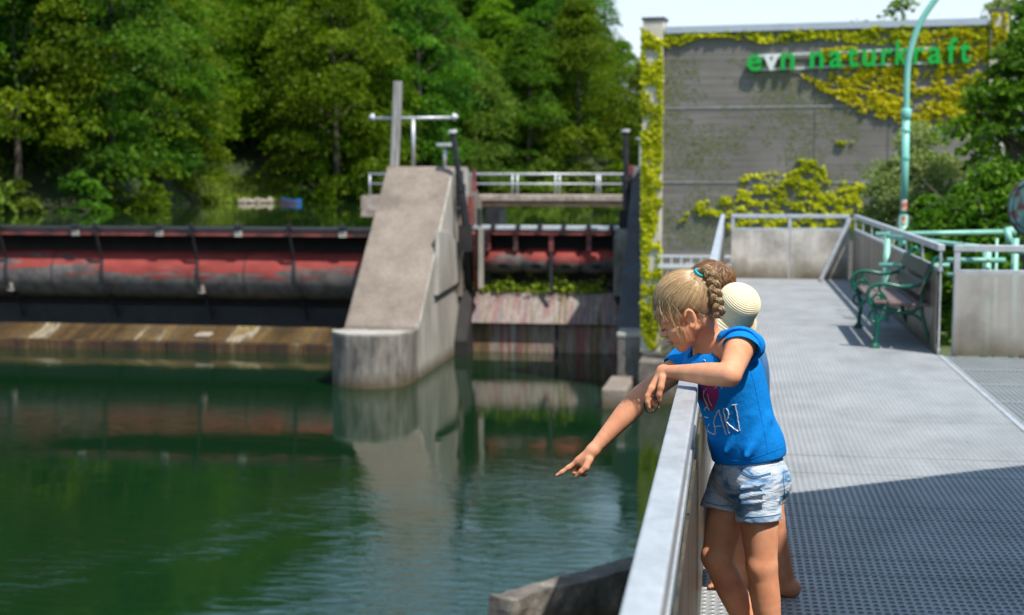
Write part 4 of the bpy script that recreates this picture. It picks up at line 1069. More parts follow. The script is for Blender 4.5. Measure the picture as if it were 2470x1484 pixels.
# ------------------------------------------------------------------ weeds on the right sill
C, A, B_, T = [], [], [], []
for i in range(46):
    x = g.uniform(PX1 + 0.7, -4.9); yy = g.uniform(55.62, 55.95); h = g.choice([0.25, 0.3, 0.4, 0.7]) * g.uniform(0.6, 1.2); n = 40
    p = np.stack([rng.normal(x, 0.16, n), rng.normal(yy, 0.12, n), -3.1 + h * rng.uniform(0, 1, n)], 1)
    a, b_ = leaf_axes(n, 0.07, 0.3, 0.45); C.append(p); A.append(a); B_.append(b_); T.append(rng.uniform(0, 1, n))
me = quads_mesh('weeds', np.concatenate(C).astype(np.float32), np.concatenate(A), np.concatenate(B_), 'leaf_weed', np.concatenate(T))
tag(link('weeds', me), 'bright weeds growing on the right sill under the drum', 'weeds', kind='stuff')

# ------------------------------------------------------------------ right bank: willow bush, dark tree, hedge, trees behind the power house
def right_tree(label, u, v_top, dist, R, m, seed, z0=0.3, zg=-1.2, leaves=130, nclus=90, size=0.09, layered=0.5, name='broadleaf_tree', limbs=8, rt=0.14):
    p = at_u(u, dist); zt = HC + (415 - v_top) / FPX * dist
    t = thing(name, label, 'tree' if 'tree' in name else 'bush', (p.x, p.y, zg))
    for nm, me in (('crown', crown_mesh('crown', seed, zt - zg, R, z0, m, nclus, leaves, size, layered)), ('trunk', trunk_mesh('trunk', seed + 1, zt - zg, rt, limbs, R * 0.7))):
        o = bpy.data.objects.new(nm, me); COL.objects.link(o); o.parent = t
    return t
right_tree('olive grey willow bush beside the lamp post', 2215, 312, 29, 1.35, 'leaf_willow', 501, 0.0, -1.7, 430, 120, 0.034, 0.2, 'willow_bush', 9, 0.06)
right_tree('dark green broadleaf tree at the right edge in front of the wall', 2465, 85, 27, 1.6, 'leaf_near', 511, 0.5, -1.4, 120, 105, 0.07, 0.75)
right_tree('low dark leafy tree behind the mint pipes', 2420, 400, 22, 1.5, 'leaf_near', 521, 0.0, -0.9, 170, 80, 0.06, 0.7, rt=0.08)
right_tree('leafy green bush behind the bench railing', 2240, 478, 23.5, 0.85, 'leaf_near', 531, 0.0, -0.9, 150, 50, 0.055, 0.6, 'leafy_bush', 5, 0.05)
right_tree('green bush between the lamp post and the pipes', 2330, 450, 26, 1.1, 'leaf_near', 541, 0.0, -1.2, 150, 60, 0.06, 0.6, 'leafy_bush', 5, 0.05)
right_tree('tree with thin top showing above the roof edge of the power house', 2085, 22, 62, 2.6, 'leaf_forest', 551, 7.0, -4.1, 34, 40, 0.12, 0.4)
right_tree('slender tree showing above the roof edge beside the lamp arm', 2165, 6, 66, 2.0, 'leaf_olive', 561, 7.5, -4.1, 26, 34, 0.12, 0.3)
right_tree('grey-green tree rising behind the right corner of the power house', 2400, 5, 60, 2.6, 'leaf_willow', 571, 5.0, -4.1, 80, 70, 0.1, 0.3)
right_tree('tall dark tree behind the right corner at the edge of the picture', 2490, -60, 56, 3.0, 'leaf_deep', 581, 2.0, -4.1, 90, 90, 0.12, 0.4)
C, A, B_, T = [], [], [], []
for i in range(70):
    x = g.uniform(-1.8, 1.6); n = 60
    p = np.stack([rng.normal(x, 0.2, n), rng.normal(44.35, 0.15, n), rng.uniform(-4.1, -1.75, n)], 1)
    a, b_ = leaf_axes(n, 0.07, 0.3, 0.6); C.append(p); A.append(a); B_.append(b_); T.append(rng.uniform(0, 1, n))
me = quads_mesh('hedge', np.concatenate(C).astype(np.float32), np.concatenate(A), np.concatenate(B_), 'leaf_grass', np.concatenate(T))
tag(link('hedge', me), 'green hedge behind the white fence', 'hedge', kind='stuff')
# ================================================================== CHILDREN (bodies are smooth-blended volumes meshed to one skin)
class Vol:
    def __init__(self, lo, hi, h):
        self.lo = np.array(lo, np.float32); self.h = h
        self.n = np.ceil((np.array(hi) - np.array(lo)) / h).astype(int) + 1
        self.d = np.full(self.n, 1.0, np.float32)
    def _loc(self, lo, hi):
        a = np.clip(np.floor((np.array(lo) - self.lo) / self.h).astype(int), 0, self.n)
        b = np.clip(np.ceil((np.array(hi) - self.lo) / self.h).astype(int) + 1, 0, self.n)
        sl = tuple(slice(int(i), int(j)) for i, j in zip(a, b))
        ax = [self.lo[k] + self.h * np.arange(a[k], b[k], dtype=np.float32) for k in range(3)]
        return sl, ax[0][:, None, None], ax[1][None, :, None], ax[2][None, None, :]
    def _mixin(self, sl, d, k, op):
        c = self.d[sl]
        if op == 'sub':
            d = -d; k = max(k, 1e-5); hh = np.clip(0.5 + 0.5 * (d - c) / k, 0, 1); self.d[sl] = c * (1 - hh) + d * hh + k * hh * (1 - hh)
        else:
            k = max(k, 1e-5); hh = np.clip(0.5 + 0.5 * (c - d) / k, 0, 1); self.d[sl] = c * (1 - hh) + d * hh - k * hh * (1 - hh)
    def cone(self, p, q, r0, r1, k=0.01, op='add', sq=None):
        p, q = np.array(p[:], np.float32), np.array(q[:], np.float32); m = max(r0, r1) + k + 3 * self.h
        sl, X, Y, Z = self._loc(np.minimum(p, q) - m, np.maximum(p, q) + m)
        e = q - p; L = float(e @ e) + 1e-9
        t = np.clip(((X - p[0]) * e[0] + (Y - p[1]) * e[1] + (Z - p[2]) * e[2]) / L, 0, 1)
        d = np.sqrt((X - p[0] - t * e[0]) ** 2 + (Y - p[1] - t * e[1]) ** 2 + (Z - p[2] - t * e[2]) ** 2) - (r0 + (r1 - r0) * t)
        self._mixin(sl, d, k, op)
    def chain(self, pts, rs, k=0.01, op='add'):
        if len(pts) > 2 and max(rs) > 0.017:                 # limbs: round the radius profile so no joints show
            sm = crom([Vector((*p_[:], 0)).to_4d() if False else Vector((p_[0], p_[1], p_[2])) for p_ in pts], 5); rr = [v.x for v in crom([Vector((r_, 0, 0)) for r_ in rs], 5)]
            lin = []
            for i in range(len(pts) - 1): lin += [Vector(pts[i]).lerp(Vector(pts[i + 1]), j / 5) for j in range(5)]
            lin.append(Vector(pts[-1])); pts = [a.lerp(b_, 0.6) for a, b_ in zip(lin, sm)]; rs = rr
        for i in range(len(pts) - 1): self.cone(pts[i], pts[i + 1], rs[i], rs[i + 1], k if i == 0 else min(k, 0.006), op)
    def ell(self, c, r, ax, k=0.01, op='add'):
        """ellipsoid with half axes r along the three unit vectors ax"""
        c = np.array(c[:], np.float32); m = max(r) + k + 3 * self.h
        sl, X, Y, Z = self._loc(c - m, c + m)
        X, Y, Z = X - c[0], Y - c[1], Z - c[2]
        l = [(X * a[0] + Y * a[1] + Z * a[2]) for a in ax]
        k0 = np.sqrt(sum((li / ri) ** 2 for li, ri in zip(l, r))); k1 = np.sqrt(sum((li / ri ** 2) ** 2 for li, ri in zip(l, r))) + 1e-6
        self._mixin(sl, k0 * (k0 - 1) / k1, k, op)
    def cut(self, p, n, k=0.003):
        """remove the side the normal points to"""
        p = np.array(p[:], np.float32); n = np.array(Vector(n).normalized()[:], np.float32)
        sl, X, Y, Z = self._loc(self.lo - 1, self.lo + self.n * self.h + 1)
        d = (X - p[0]) * n[0] + (Y - p[1]) * n[1] + (Z - p[2]) * n[2]
        c = self.d; hh = np.clip(0.5 + 0.5 * (d - c) / k, 0, 1); self.d = c * (1 - hh) + d * hh + k * hh * (1 - hh)
    def field(self, f):
        sl, X, Y, Z = self._loc(self.lo - 1, self.lo + self.n * self.h + 1)
        self.d = np.maximum(self.d, f(X, Y, Z))
    def nets(self):
        d = self.d; s = d < 0
        acc = np.zeros(np.array(s.shape) - 1, np.int8)
        for i in (0, 1):
            for j in (0, 1):
                for k in (0, 1): acc += s[i:s.shape[0] - 1 + i, j:s.shape[1] - 1 + j, k:s.shape[2] - 1 + k]
        mix = (acc > 0) & (acc < 8); idx = np.argwhere(mix)
        vid = np.full(mix.shape, -1, np.int32); vid[mix] = np.arange(len(idx))
        P = np.zeros((len(idx), 3)); W = np.zeros(len(idx))
        cor = [(i, j, k) for i in (0, 1) for j in (0, 1) for k in (0, 1)]
        for a in cor:
            for ax in range(3):
                if a[ax]: continue
                bq = list(a); bq[ax] = 1
                ia = idx + a; ib = idx + bq
                da = d[ia[:, 0], ia[:, 1], ia[:, 2]]; db = d[ib[:, 0], ib[:, 1], ib[:, 2]]
                m = (da < 0) != (db < 0); t = np.where(m, da / np.where(m, da - db, 1), 0)
                e = np.zeros((len(idx), 3)); e[:] = a; e[:, ax] += t
                P[m] += e[m]; W[m] += 1
        V = (idx + P / W[:, None]) * self.h + self.lo
        F = []
        for ax in range(3):
            sa = [slice(None)] * 3; sb = [slice(None)] * 3; sa[ax] = slice(0, -1); sb[ax] = slice(1, None)
            A = s[tuple(sa)]; B = s[tuple(sb)]; e = np.argwhere(A != B)
            o1, o2 = [(1, 2), (2, 0), (0, 1)][ax]
            ok = (e[:, o1] > 0) & (e[:, o2] > 0) & (e[:, o1] < mix.shape[o1]) & (e[:, o2] < mix.shape[o2])
            e = e[ok]; sg = A[e[:, 0], e[:, 1], e[:, 2]]
            def cell(da, db):
                c = e.copy(); c[:, o1] -= da; c[:, o2] -= db; return vid[c[:, 0], c[:, 1], c[:, 2]]
            q = np.stack([cell(1, 1), cell(0, 1), cell(0, 0), cell(1, 0)], 1)
            q[~sg] = q[~sg][:, ::-1]; F.append(q)
        F = np.concatenate(F); F = F[(F >= 0).all(1)]
        return V, F
    def mesh(self, name, m, smooth=2):
        V, F = self.nets()
        for _ in range(smooth):                       # light Laplacian pass
            S = np.zeros_like(V); N = np.zeros(len(V))
            for i in range(4):
                j = (i + 1) % 4
                np.add.at(S, F[:, i], V[F[:, j]]); np.add.at(N, F[:, i], 1)
            V = V * 0.5 + 0.5 * S / np.maximum(N, 1)[:, None]
        me = bpy.data.meshes.new(name)
        me.vertices.add(len(V)); me.vertices.foreach_set('co', V.astype(np.float32).reshape(-1))
        me.loops.add(4 * len(F)); me.loops.foreach_set('vertex_index', F.astype(np.int32).reshape(-1))
        me.polygons.add(len(F)); me.polygons.foreach_set('loop_start', np.arange(0, 4 * len(F), 4, dtype=np.int32))
        me.update(); me.validate(); me.shade_smooth()
        me.materials.append(MATS[m])
        self.V, self.F = V, F
        return me

def skin_mat():
    m, nt, b = _new('skin')
    c = _ramp(nt, _noise(nt, _pos(nt), 22, 4), [(0.3, (0.66, 0.30, 0.17)), (0.7, (0.76, 0.385, 0.23))])
    red = _ramp(nt, _noise(nt, _pos(nt), 7, 3), [(0.38, (0.90, 0.80, 0.74)), (0.62, (1.04, 1.04, 1.04))])
    fr = _ramp(nt, _noise(nt, _pos(nt), 420, 2), [(0.60, (1, 1, 1)), (0.72, (0.86, 0.8, 0.76))])
    c = _mix(nt, 1.0, _mix(nt, 1.0, c, red, 'MULTIPLY'), fr, 'MULTIPLY')
    nt.links.new(c, b.inputs['Base Color'])
    b.inputs['Roughness'].default_value = 0.58
    b.inputs['Specular IOR Level'].default_value = 0.25
    b.inputs['Subsurface Weight'].default_value = 0.22
    b.inputs['Subsurface Radius'].default_value = (1.0, 0.35, 0.2)
    b.inputs['Subsurface Scale'].default_value = 0.012
    _bump(nt, b, _noise(nt, _pos(nt), 170, 4), 0.16, 0.003)
skin_mat()
mat('lip', [(0.48, 0.16, 0.12)], rough=0.4)
mat('lash', [(0.03, 0.018, 0.012)], rough=0.6)
mat('shirt_blue', [(0.0, 0.19, 0.60), (0.001, 0.22, 0.68)], 12, rough=0.85, bump=0.7, bscale=9, bdist=0.016, spec=0.2)
mat('print_white', [(0.5, 0.53, 0.57), (0.72, 0.74, 0.77)], 120, rough=0.35, metal=0.2)
mat('print_pink', [(0.28, 0.015, 0.13), (0.34, 0.02, 0.16)], 30, rough=0.7)
mat('stitch', [(0.10, 0.22, 0.40)], rough=0.8)
mat('tie_teal', [(0.02, 0.32, 0.38), (0.03, 0.42, 0.48)], 60, stretch=(1, 1, 3), rough=0.45)
mat('straw', [(0.70, 0.60, 0.38), (0.80, 0.72, 0.50)], 40, rough=0.75)
mat('vest_blue', [(0.01, 0.10, 0.26), (0.02, 0.15, 0.36)], 10, rough=0.35)
mat('pale_green_cloth', [(0.42, 0.5, 0.25), (0.5, 0.58, 0.31)], 14, rough=0.9, bump=0.3, bscale=20)
mat('grey_cloth', [(0.12, 0.12, 0.14)], rough=0.9)
mat('tan_cloth', [(0.34, 0.27, 0.18)], rough=0.9)
mat('brown_hair', [(0.14, 0.07, 0.03), (0.28, 0.15, 0.07)], 40, stretch=(1, 1, 0.3), rough=0.5)
def denim_mat():
    m, nt, b = _new('denim')
    n1 = _noise(nt, _pos(nt, (1, 1, 2.2)), 11, 5, 0.6, 0.8)
    n2 = _noise(nt, _pos(nt, (1, 1, 1)), 5, 2)
    k = _math(nt, 'ADD', _math(nt, 'MULTIPLY', n1, 0.6), _math(nt, 'MULTIPLY', n2, 0.4))
    c = _ramp(nt, k, [(0.38, (0.06, 0.17, 0.34)), (0.44, (0.24, 0.38, 0.55)), (0.49, (0.50, 0.58, 0.68)), (0.57, (0.66, 0.69, 0.74))])
    tw = _ramp(nt, _noise(nt, _pos(nt, (1, 1, 0.25)), 420, 2), [(0.35, (0.82, 0.84, 0.87)), (0.65, (1.05, 1.05, 1.05))])
    nt.links.new(_mix(nt, 1.0, c, tw, 'MULTIPLY'), b.inputs['Base Color'])
    b.inputs['Roughness'].default_value = 0.9
    b.inputs['Specular IOR Level'].default_value = 0.2
    h = _math(nt, 'ADD', _noise(nt, _pos(nt, (1, 1, 3.2)), 14, 3, 0.5, 1.0), _math(nt, 'MULTIPLY', _noise(nt, _pos(nt), 300, 2), 0.08))
    _bump(nt, b, h, 0.6, 0.014)
denim_mat()
def hair_mat(name, a, c):
    m, nt, b = _new(name)
    at = nt.nodes.new('ShaderNodeAttribute'); at.attribute_name = 'tint'
    nt.links.new(_mix(nt, at.outputs['Fac'], a, c), b.inputs['Base Color'])
    b.inputs['Roughness'].default_value = 0.38; b.inputs['Specular IOR Level'].default_value = 0.6
hair_mat('blond_hair', (0.20, 0.105, 0.042), (0.58, 0.40, 0.21))
hair_mat('boy_hair', (0.14, 0.06, 0.022), (0.40, 0.21, 0.09))
mat('hair_under', [(0.20, 0.11, 0.05), (0.30, 0.175, 0.085)], 90, stretch=(1, 1, 1), rough=0.5)

def strands_mesh(name, paths, r, m, tints):
    k = len(paths[0]); P = np.array(paths, np.float32); n = len(P)        # n x k x 3
    D = np.gradient(P, axis=1); D /= np.linalg.norm(D, axis=2, keepdims=True) + 1e-9
    ref = np.array([0.31, 0.7, 0.64]); S = np.cross(D, ref); S /= np.linalg.norm(S, axis=2, keepdims=True) + 1e-9
    T = np.cross(D, S); rr = (r * np.concatenate([np.linspace(0.7, 1, 3), np.ones(k - 6), np.linspace(1, 0.35, 3)]))[None, :, None]
    R = np.stack([P + rr * (S * math.cos(a) + T * math.sin(a)) for a in (0, 2.094, 4.189)], 2)    # n k 3 3
    V = R.reshape(-1, 3)
    base = (np.arange(n)[:, None, None] * k + np.arange(k - 1)[None, :, None]) * 3
    j = np.arange(3)[None, None, :]; j2 = (j + 1) % 3
    F = np.stack([base + j, base + j2, base + 3 + j2, base + 3 + j], -1).reshape(-1, 4)
    me = bpy.data.meshes.new(name)
    me.vertices.add(len(V)); me.vertices.foreach_set('co', V.astype(np.float32).reshape(-1))
    me.loops.add(4 * len(F)); me.loops.foreach_set('vertex_index', F.astype(np.int32).reshape(-1))
    me.polygons.add(len(F)); me.polygons.foreach_set('loop_start', np.arange(0, 4 * len(F), 4, dtype=np.int32))
    me.update(); me.shade_smooth()
    a = me.attributes.new('tint', 'FLOAT', 'POINT'); a.data.foreach_set('value', np.repeat(np.array(tints, np.float32), k * 3))
    me.materials.append(MATS[m]); return me

J = py
ZV = Vector((0, 0, 1)); TOCAM = -_fw
# ------------------------------------------------------------------ the girl in blue
girl = thing('person', 'girl in blue t-shirt and denim shorts leaning over the railing, pointing at the water', 'person', (0.15, 4.4, 0))
pt_ = math.radians(30)
HF = (-RT * math.cos(pt_) - ZV * math.sin(pt_)); HU = (-RT * math.sin(pt_) + ZV * math.cos(pt_)); HS = TOCAM.copy()
yw = math.radians(-4); HF, HS = (HF * math.cos(yw) + HS * math.sin(yw)), (HS * math.cos(yw) - HF * math.sin(yw))
HO = J(1661, 764, 4.42)
def H(f, s, u): return HO + HF * f + HS * s + HU * u
HAX = [HF, HS, HU]
th = math.radians(38); TF = -RT * math.cos(th) + TOCAM * math.sin(th); TS = RT * math.sin(th) + TOCAM * math.cos(th); TA = Vector((0.2, 0, -0.98)); TA = (RT * 0.22 - ZV * 0.975).normalized()
TF = (TF - TA * TF.dot(TA)).normalized(); TS = TA.cross(TF).normalized(); TS = TS if TS.dot(TOCAM) > 0 else -TS
TAX = [TF, TS, TA]
SL, EL, WL = J(1786, 834, 4.36), J(1760, 905, 4.20), J(1600, 897, 4.34)
SR, ER, WR = J(1655, 872, 4.60), J(1548, 956, 4.50), J(1430, 1087, 4.42)
NB = J(1712, 838, 4.48)
HL, KL, AL = J(1826, 1165, 4.45), J(1838, 1368, 4.42), J(1868, 1640, 4.42)
HR, KR, AR = J(1770, 1160, 4.57), J(1729, 1345, 4.50), J(1852, 1610, 4.60)
TORSO = [(J(1748, 893, 4.49), (0.080, 0.118, 0.085)), (J(1768, 955, 4.49), (0.082, 0.112, 0.10)), (J(1787, 1030, 4.49), (0.080, 0.106, 0.10)), (J(1806, 1110, 4.50), (0.084, 0.110, 0.10))]
def girl_body():
    V = Vol((-0.62, 4.02, -0.01), (0.42, 4.84, 1.40), 0.0038)
    # head
    V.ell(H(-0.012, 0, 0.054), (0.088, 0.069, 0.080), HAX, 0.01)
    V.ell(H(0.035, 0, 0.042), (0.050, 0.058, 0.052), HAX, 0.02)
    V.ell(H(0.043, 0, -0.012), (0.041, 0.050, 0.058), HAX, 0.02)
    V.ell(H(0.040, 0, -0.052), (0.038, 0.040, 0.030), HAX, 0.02)
    V.ell(H(0.067, 0, -0.073), (0.015, 0.019, 0.013), HAX, 0.016)
    for s in (-1, 1):
        V.cone(H(0.0, 0.043 * s, -0.03), H(0.056, 0.018 * s, -0.068), 0.016, 0.014, 0.02)
        V.ell(H(0.058, 0.030 * s, -0.022), (0.023, 0.022, 0.024), HAX, 0.018)
        V.ell(H(0.099, 0.030 * s, 0.016), (0.016, 0.013, 0.010), HAX, 0.012, 'sub')
        V.ell(H(0.077, 0.029 * s, 0.014), (0.0095, 0.0135, 0.0095), HAX, 0.006)
        V.cone(H(0.084, 0.014 * s, 0.030), H(0.074, 0.046 * s, 0.030), 0.006, 0.005, 0.010)
    V.cone(H(0.083, 0, 0.018), H(0.0985, 0, -0.010), 0.0075, 0.0088, 0.010)
    for s in (-1, 1): V.ell(H(0.0915, 0.0085 * s, -0.0125), (0.008, 0.006, 0.0065), HAX, 0.004)
    V.ell(H(0.0855, 0, -0.034), (0.0085, 0.018, 0.0065), HAX, 0.007)
    V.ell(H(0.0790, 0, -0.053), (0.0080, 0.016, 0.0065), HAX, 0.007)
    V.ell(H(0.094, 0, -0.044), (0.0145, 0.014, 0.0050), HAX, 0.003, 'sub')
    # ears: dished disc with a rolled rim and a lobe
    for s in (-1, 1):
        ec = H(-0.004, 0.074 * s, 0.004); e1 = (HU * 0.97 - HF * 0.24).normalized(); e2 = (HF * 0.97 + HU * 0.24).normalized(); en = (HS * s + HF * 0.35).normalized()
        V.ell(ec, (0.0150, 0.0055, 0.0270), [e2, en, e1], 0.006)
        V.ell(ec + en * 0.010 + e2 * 0.002, (0.0095, 0.0085, 0.0170), [e2, en, e1], 0.003, 'sub')
        rim = [ec + en * 0.006 + e2 * (0.0150 * math.cos(a)) + e1 * (0.0275 * math.sin(a)) for a in np.linspace(math.radians(20), math.radians(285), 14)]
        V.chain(rim, [0.0045] * 14, 0.003)
        V.ell(ec - e1 * 0.026 + e2 * 0.002 + en * 0.004, (0.008, 0.0055, 0.009), [e2, en, e1], 0.004)
    # neck and torso
    V.cone(H(-0.030, 0, -0.020), NB, 0.045, 0.046, 0.02)
    V.cone(NB, J(1740, 880, 4.49), 0.046, 0.065, 0.03)
    for c, r in TORSO: V.ell(c, r, TAX, 0.04)
    V.cone(J(1728, 842, 4.45), SL, 0.042, 0.044, 0.03); V.cone(J(1715, 850, 4.52), SR, 0.042, 0.042, 0.03)
    # arms
    V.chain([SL, SL.lerp(EL, 0.45), EL], [0.043, 0.039, 0.033], 0.02)
    V.chain([EL, EL.lerp(WL, 0.28), EL.lerp(WL, 0.62), WL], [0.032, 0.0335, 0.0255, 0.0185], 0.012)
    V.chain([SR, SR.lerp(ER, 0.5), ER], [0.041, 0.037, 0.034], 0.02)
    V.chain([ER, ER.lerp(WR, 0.22), ER.lerp(WR, 0.6), WR], [0.034, 0.0365, 0.028, 0.0185], 0.012)
    # right hand: index finger points, the others curl, thumb below
    K = lambda u, v, y: J(u, v, y - 0.08)
    V.cone(WR, K(1395, 1112, 4.495), 0.0185, 0.0135, 0.012); V.cone(WR, K(1412, 1124, 4.49), 0.0175, 0.0145, 0.012); V.cone(K(1396, 1113, 4.51), K(1410, 1122, 4.51), 0.014, 0.014, 0.01)
    V.chain([K(1393, 1114, 4.495), K(1372, 1128, 4.49), K(1356, 1139, 4.487), K(1343, 1147, 4.485)], [0.0098, 0.0082, 0.0072, 0.0056], 0.006)
    V.chain([K(1396, 1117, 4.505), K(1382, 1131, 4.505), K(1385, 1141, 4.50), K(1396, 1141, 4.50)], [0.0098, 0.0088, 0.0078, 0.007], 0.004)
    V.chain([K(1402, 1120, 4.52), K(1392, 1134, 4.522), K(1396, 1144, 4.518), K(1406, 1143, 4.515)], [0.0095, 0.0085, 0.0076, 0.0066], 0.004)
    V.chain([K(1409, 1122, 4.533), K(1402, 1136, 4.535), K(1406, 1145, 4.53), K(1413, 1146, 4.528)], [0.0088, 0.0076, 0.0068, 0.006], 0.004)
    V.chain([K(1421, 1110, 4.478), K(1413, 1128, 4.466), K(1402, 1138, 4.463), K(1391, 1149, 4.466)], [0.0125, 0.0105, 0.0088, 0.0068], 0.008)
    K = J
    # left hand: hangs over the rail from a bent wrist
    V.cone(WL, K(1573, 936, 4.320), 0.0180, 0.0125, 0.012); V.cone(WL, K(1578, 940, 4.352), 0.0170, 0.0120, 0.012); V.cone(WL, K(1586, 932, 4.36), 0.016, 0.012, 0.012)
    V.chain([K(1571, 937, 4.312), K(1562, 956, 4.305), K(1562, 970, 4.302), K(1566, 983, 4.302)], [0.0100, 0.0084, 0.0076, 0.0058], 0.005)
    V.chain([K(1574, 940, 4.328), K(1568, 962, 4.322), K(1576, 974, 4.318), K(1587, 982, 4.316)], [0.0100, 0.0084, 0.0076, 0.0058], 0.004)
    V.chain([K(1577, 941, 4.345), K(1570, 965, 4.342), K(1570, 980, 4.340), K(1573, 991, 4.338)], [0.0096, 0.0082, 0.0074, 0.0056], 0.004)
    V.chain([K(1581, 940, 4.360), K(1577, 960, 4.360), K(1579, 974, 4.358), K(1584, 984, 4.356)], [0.0088, 0.0074, 0.0066, 0.0052], 0.004)
    V.chain([K(1598, 912, 4.310), K(1594, 934, 4.298), K(1590, 952, 4.296), K(1591, 967, 4.300)], [0.0115, 0.0100, 0.0084, 0.0064], 0.008)
    # legs
    V.chain([HL, HL.lerp(KL, 0.5), HL.lerp(KL, 0.86), KL], [0.068, 0.0585, 0.0480, 0.0465], 0.03)
    V.chain([KL, KL.lerp(AL, 0.28), KL.lerp(AL, 0.65), AL], [0.0450, 0.0450, 0.0340, 0.0265], 0.012)
    V.ell(KL + (TF * 0.022), (0.026, 0.028, 0.034), [TF, TS, ZV], 0.02)
    V.chain([HR, HR.lerp(KR, 0.5), HR.lerp(KR, 0.86), KR], [0.068, 0.0585, 0.0490, 0.0470], 0.03)
    V.chain([KR, KR.lerp(AR, 0.28), KR.lerp(AR, 0.65), AR], [0.0440, 0.0460, 0.0350, 0.0265], 0.012)
    V.ell(KR + (TF * 0.020), (0.026, 0.028, 0.034), [TF, TS, ZV], 0.02)
    for A_, tip in ((AL, 0.17), (AR, 0.15)):
        fd = Vector((TF.x, TF.y, 0)).normalized(); h0 = Vector((A_.x, A_.y, 0.030)) - fd * 0.03
        V.cone(A_, Vector((A_.x, A_.y, 0.045)), 0.027, 0.03, 0.02); V.cone(h0, h0 + fd * tip, 0.028, 0.024, 0.02)
        for q in range(5):
            sd_ = fd.cross(ZV) * (0.028 - 0.014 * q); V.cone(h0 + fd * (tip - 0.01) + sd_, h0 + fd * (tip + 0.035 - abs(q - 1) * 0.006) + sd_ + Vector((0, 0, -0.012)), 0.010, 0.0075, 0.004)
    return V
GV = girl_body()
body = link('body', GV.mesh('body', 'skin', 1), girl)

def girl_shirt():
    V = Vol((-0.30, 4.15, 0.66), (0.40, 4.80, 1.20), 0.0042)
    for c, r in TORSO: V.ell(c, tuple(x + 0.013 for x in r), TAX, 0.045)
    V.ell(J(1807, 1075, 4.50), (0.094, 0.116, 0.10), TAX, 0.04)
    V.cone(J(1735, 838, 4.46), SL + Vector((0, 0, 0.004)), 0.050, 0.054, 0.03)
    V.cone(SL, SL.lerp(EL, 0.15), 0.050, 0.050, 0.02)
    V.cone(SL, J(1812, 835, 4.40), 0.046, 0.044, 0.02)
    V.cone(J(1705, 850, 4.53), SR, 0.052, 0.052, 0.03); V.ell(J(1708, 885, 4.46), (0.062, 0.095, 0.06), TAX, 0.03); V.cone(SR, SR.lerp(ER, 0.30), 0.052, 0.050, 0.02)
    # soft folds
    def fold(p, q, r): V.cone(p, q, r, r * 0.7, 0.022)
    fold(J(1810, 1000, 4.40), J(1750, 1090, 4.40), 0.010); fold(J(1850, 1010, 4.42), J(1800, 1100, 4.37), 0.012)
    fold(J(1790, 870, 4.38), J(1745, 900, 4.41), 0.012); fold(J(1735, 850, 4.42), J(1715, 885, 4.44), 0.012)
    V.cut(J(1812, 1117, 4.42), RT * 0.17 - ZV * 0.985 - TOCAM * 0.0, 0.006)
    da = (EL - SL).normalized(); V_c = SL + da * 0.030
    # sleeve ends: only cut near each arm
    def sleeve(S, E, off, R0):
        dd = np.array((E - S).normalized()[:]); s0 = np.array((S + (E - S).normalized() * off)[:]); sp = np.array(S[:])
        def f(X, Y, Z):
            pl = (X - s0[0]) * dd[0] + (Y - s0[1]) * dd[1] + (Z - s0[2]) * dd[2]
            t = (X - sp[0]) * dd[0] + (Y - sp[1]) * dd[1] + (Z - sp[2]) * dd[2]
            rad = np.sqrt(np.maximum(0, (X - sp[0]) ** 2 + (Y - sp[1]) ** 2 + (Z - sp[2]) ** 2 - t * t)) - R0
            return np.where(rad < 0.03, np.minimum(pl, -rad), -1.0).astype(np.float32)
        V.field(f)
    sleeve(SL, EL, -0.004, 0.085); sleeve(SR, ER, 0.055, 0.085)
    # neckline
    V.cone(H(-0.03, 0, 0.02), J(1712, 832, 4.475), 0.053, 0.053, 0.006, 'sub'); V.cone(J(1700, 832, 4.47), J(1676, 852, 4.47), 0.042, 0.024, 0.008, 'sub')
    # hollow out over the body
    V.d = np.maximum(V.d, -resample(GV, V, -0.0025))
    return V
def resample(G, V, off):
    """body distance sampled on another grid (nearest cell)"""
    ax = [np.clip(np.rint((V.lo[k] + V.h * np.arange(V.n[k]) - G.lo[k]) / G.h).astype(int), 0, G.n[k] - 1) for k in range(3)]
    return G.d[np.ix_(*ax)] + off
def sleeve_cloth():
    ax_ = (EL - SL).normalized(); bk = (RT - ax_ * RT.dot(ax_)).normalized(); tp = ax_.cross(bk); tp = tp if tp.z > 0 else -tp
    b = MB(); n, k = 40, 9
    for i in range(k):
        t = i / (k - 1)
        for j in range(n):
            a = 2 * math.pi * j / n
            r_ = 0.0485 + 0.004 * t + (0.013 * t * max(0, math.cos(a - 0.15)) ** 2) + 0.0012 * math.sin(5 * a + 1) * t
            s_ = -0.040 + (0.062 + 0.012 * math.sin(a)) * t
            c = SL + ax_ * s_ + (bk * math.cos(a) + tp * math.sin(a)) * r_ * (0.86 + 0.14 * min(1, t * 2))
            b.v.append(c[:])
    b.f = [(i * n + j, i * n + (j + 1) % n, (i + 1) * n + (j + 1) % n, (i + 1) * n + j) for i in range(k - 1) for j in range(n)]
    o = b.build('sleeve', 'shirt_blue', girl, smooth=True); so_ = o.modifiers.new('thick', 'SOLIDIFY'); so_.thickness = 0.0022
SV = girl_shirt()
sleeve_cloth()
shirt = link('t_shirt', SV.mesh('t_shirt', 'shirt_blue', 2), girl)
shirt_bvh = BVHTree.FromPolygons([tuple(v) for v in SV.V], [tuple(f) for f in SV.F])

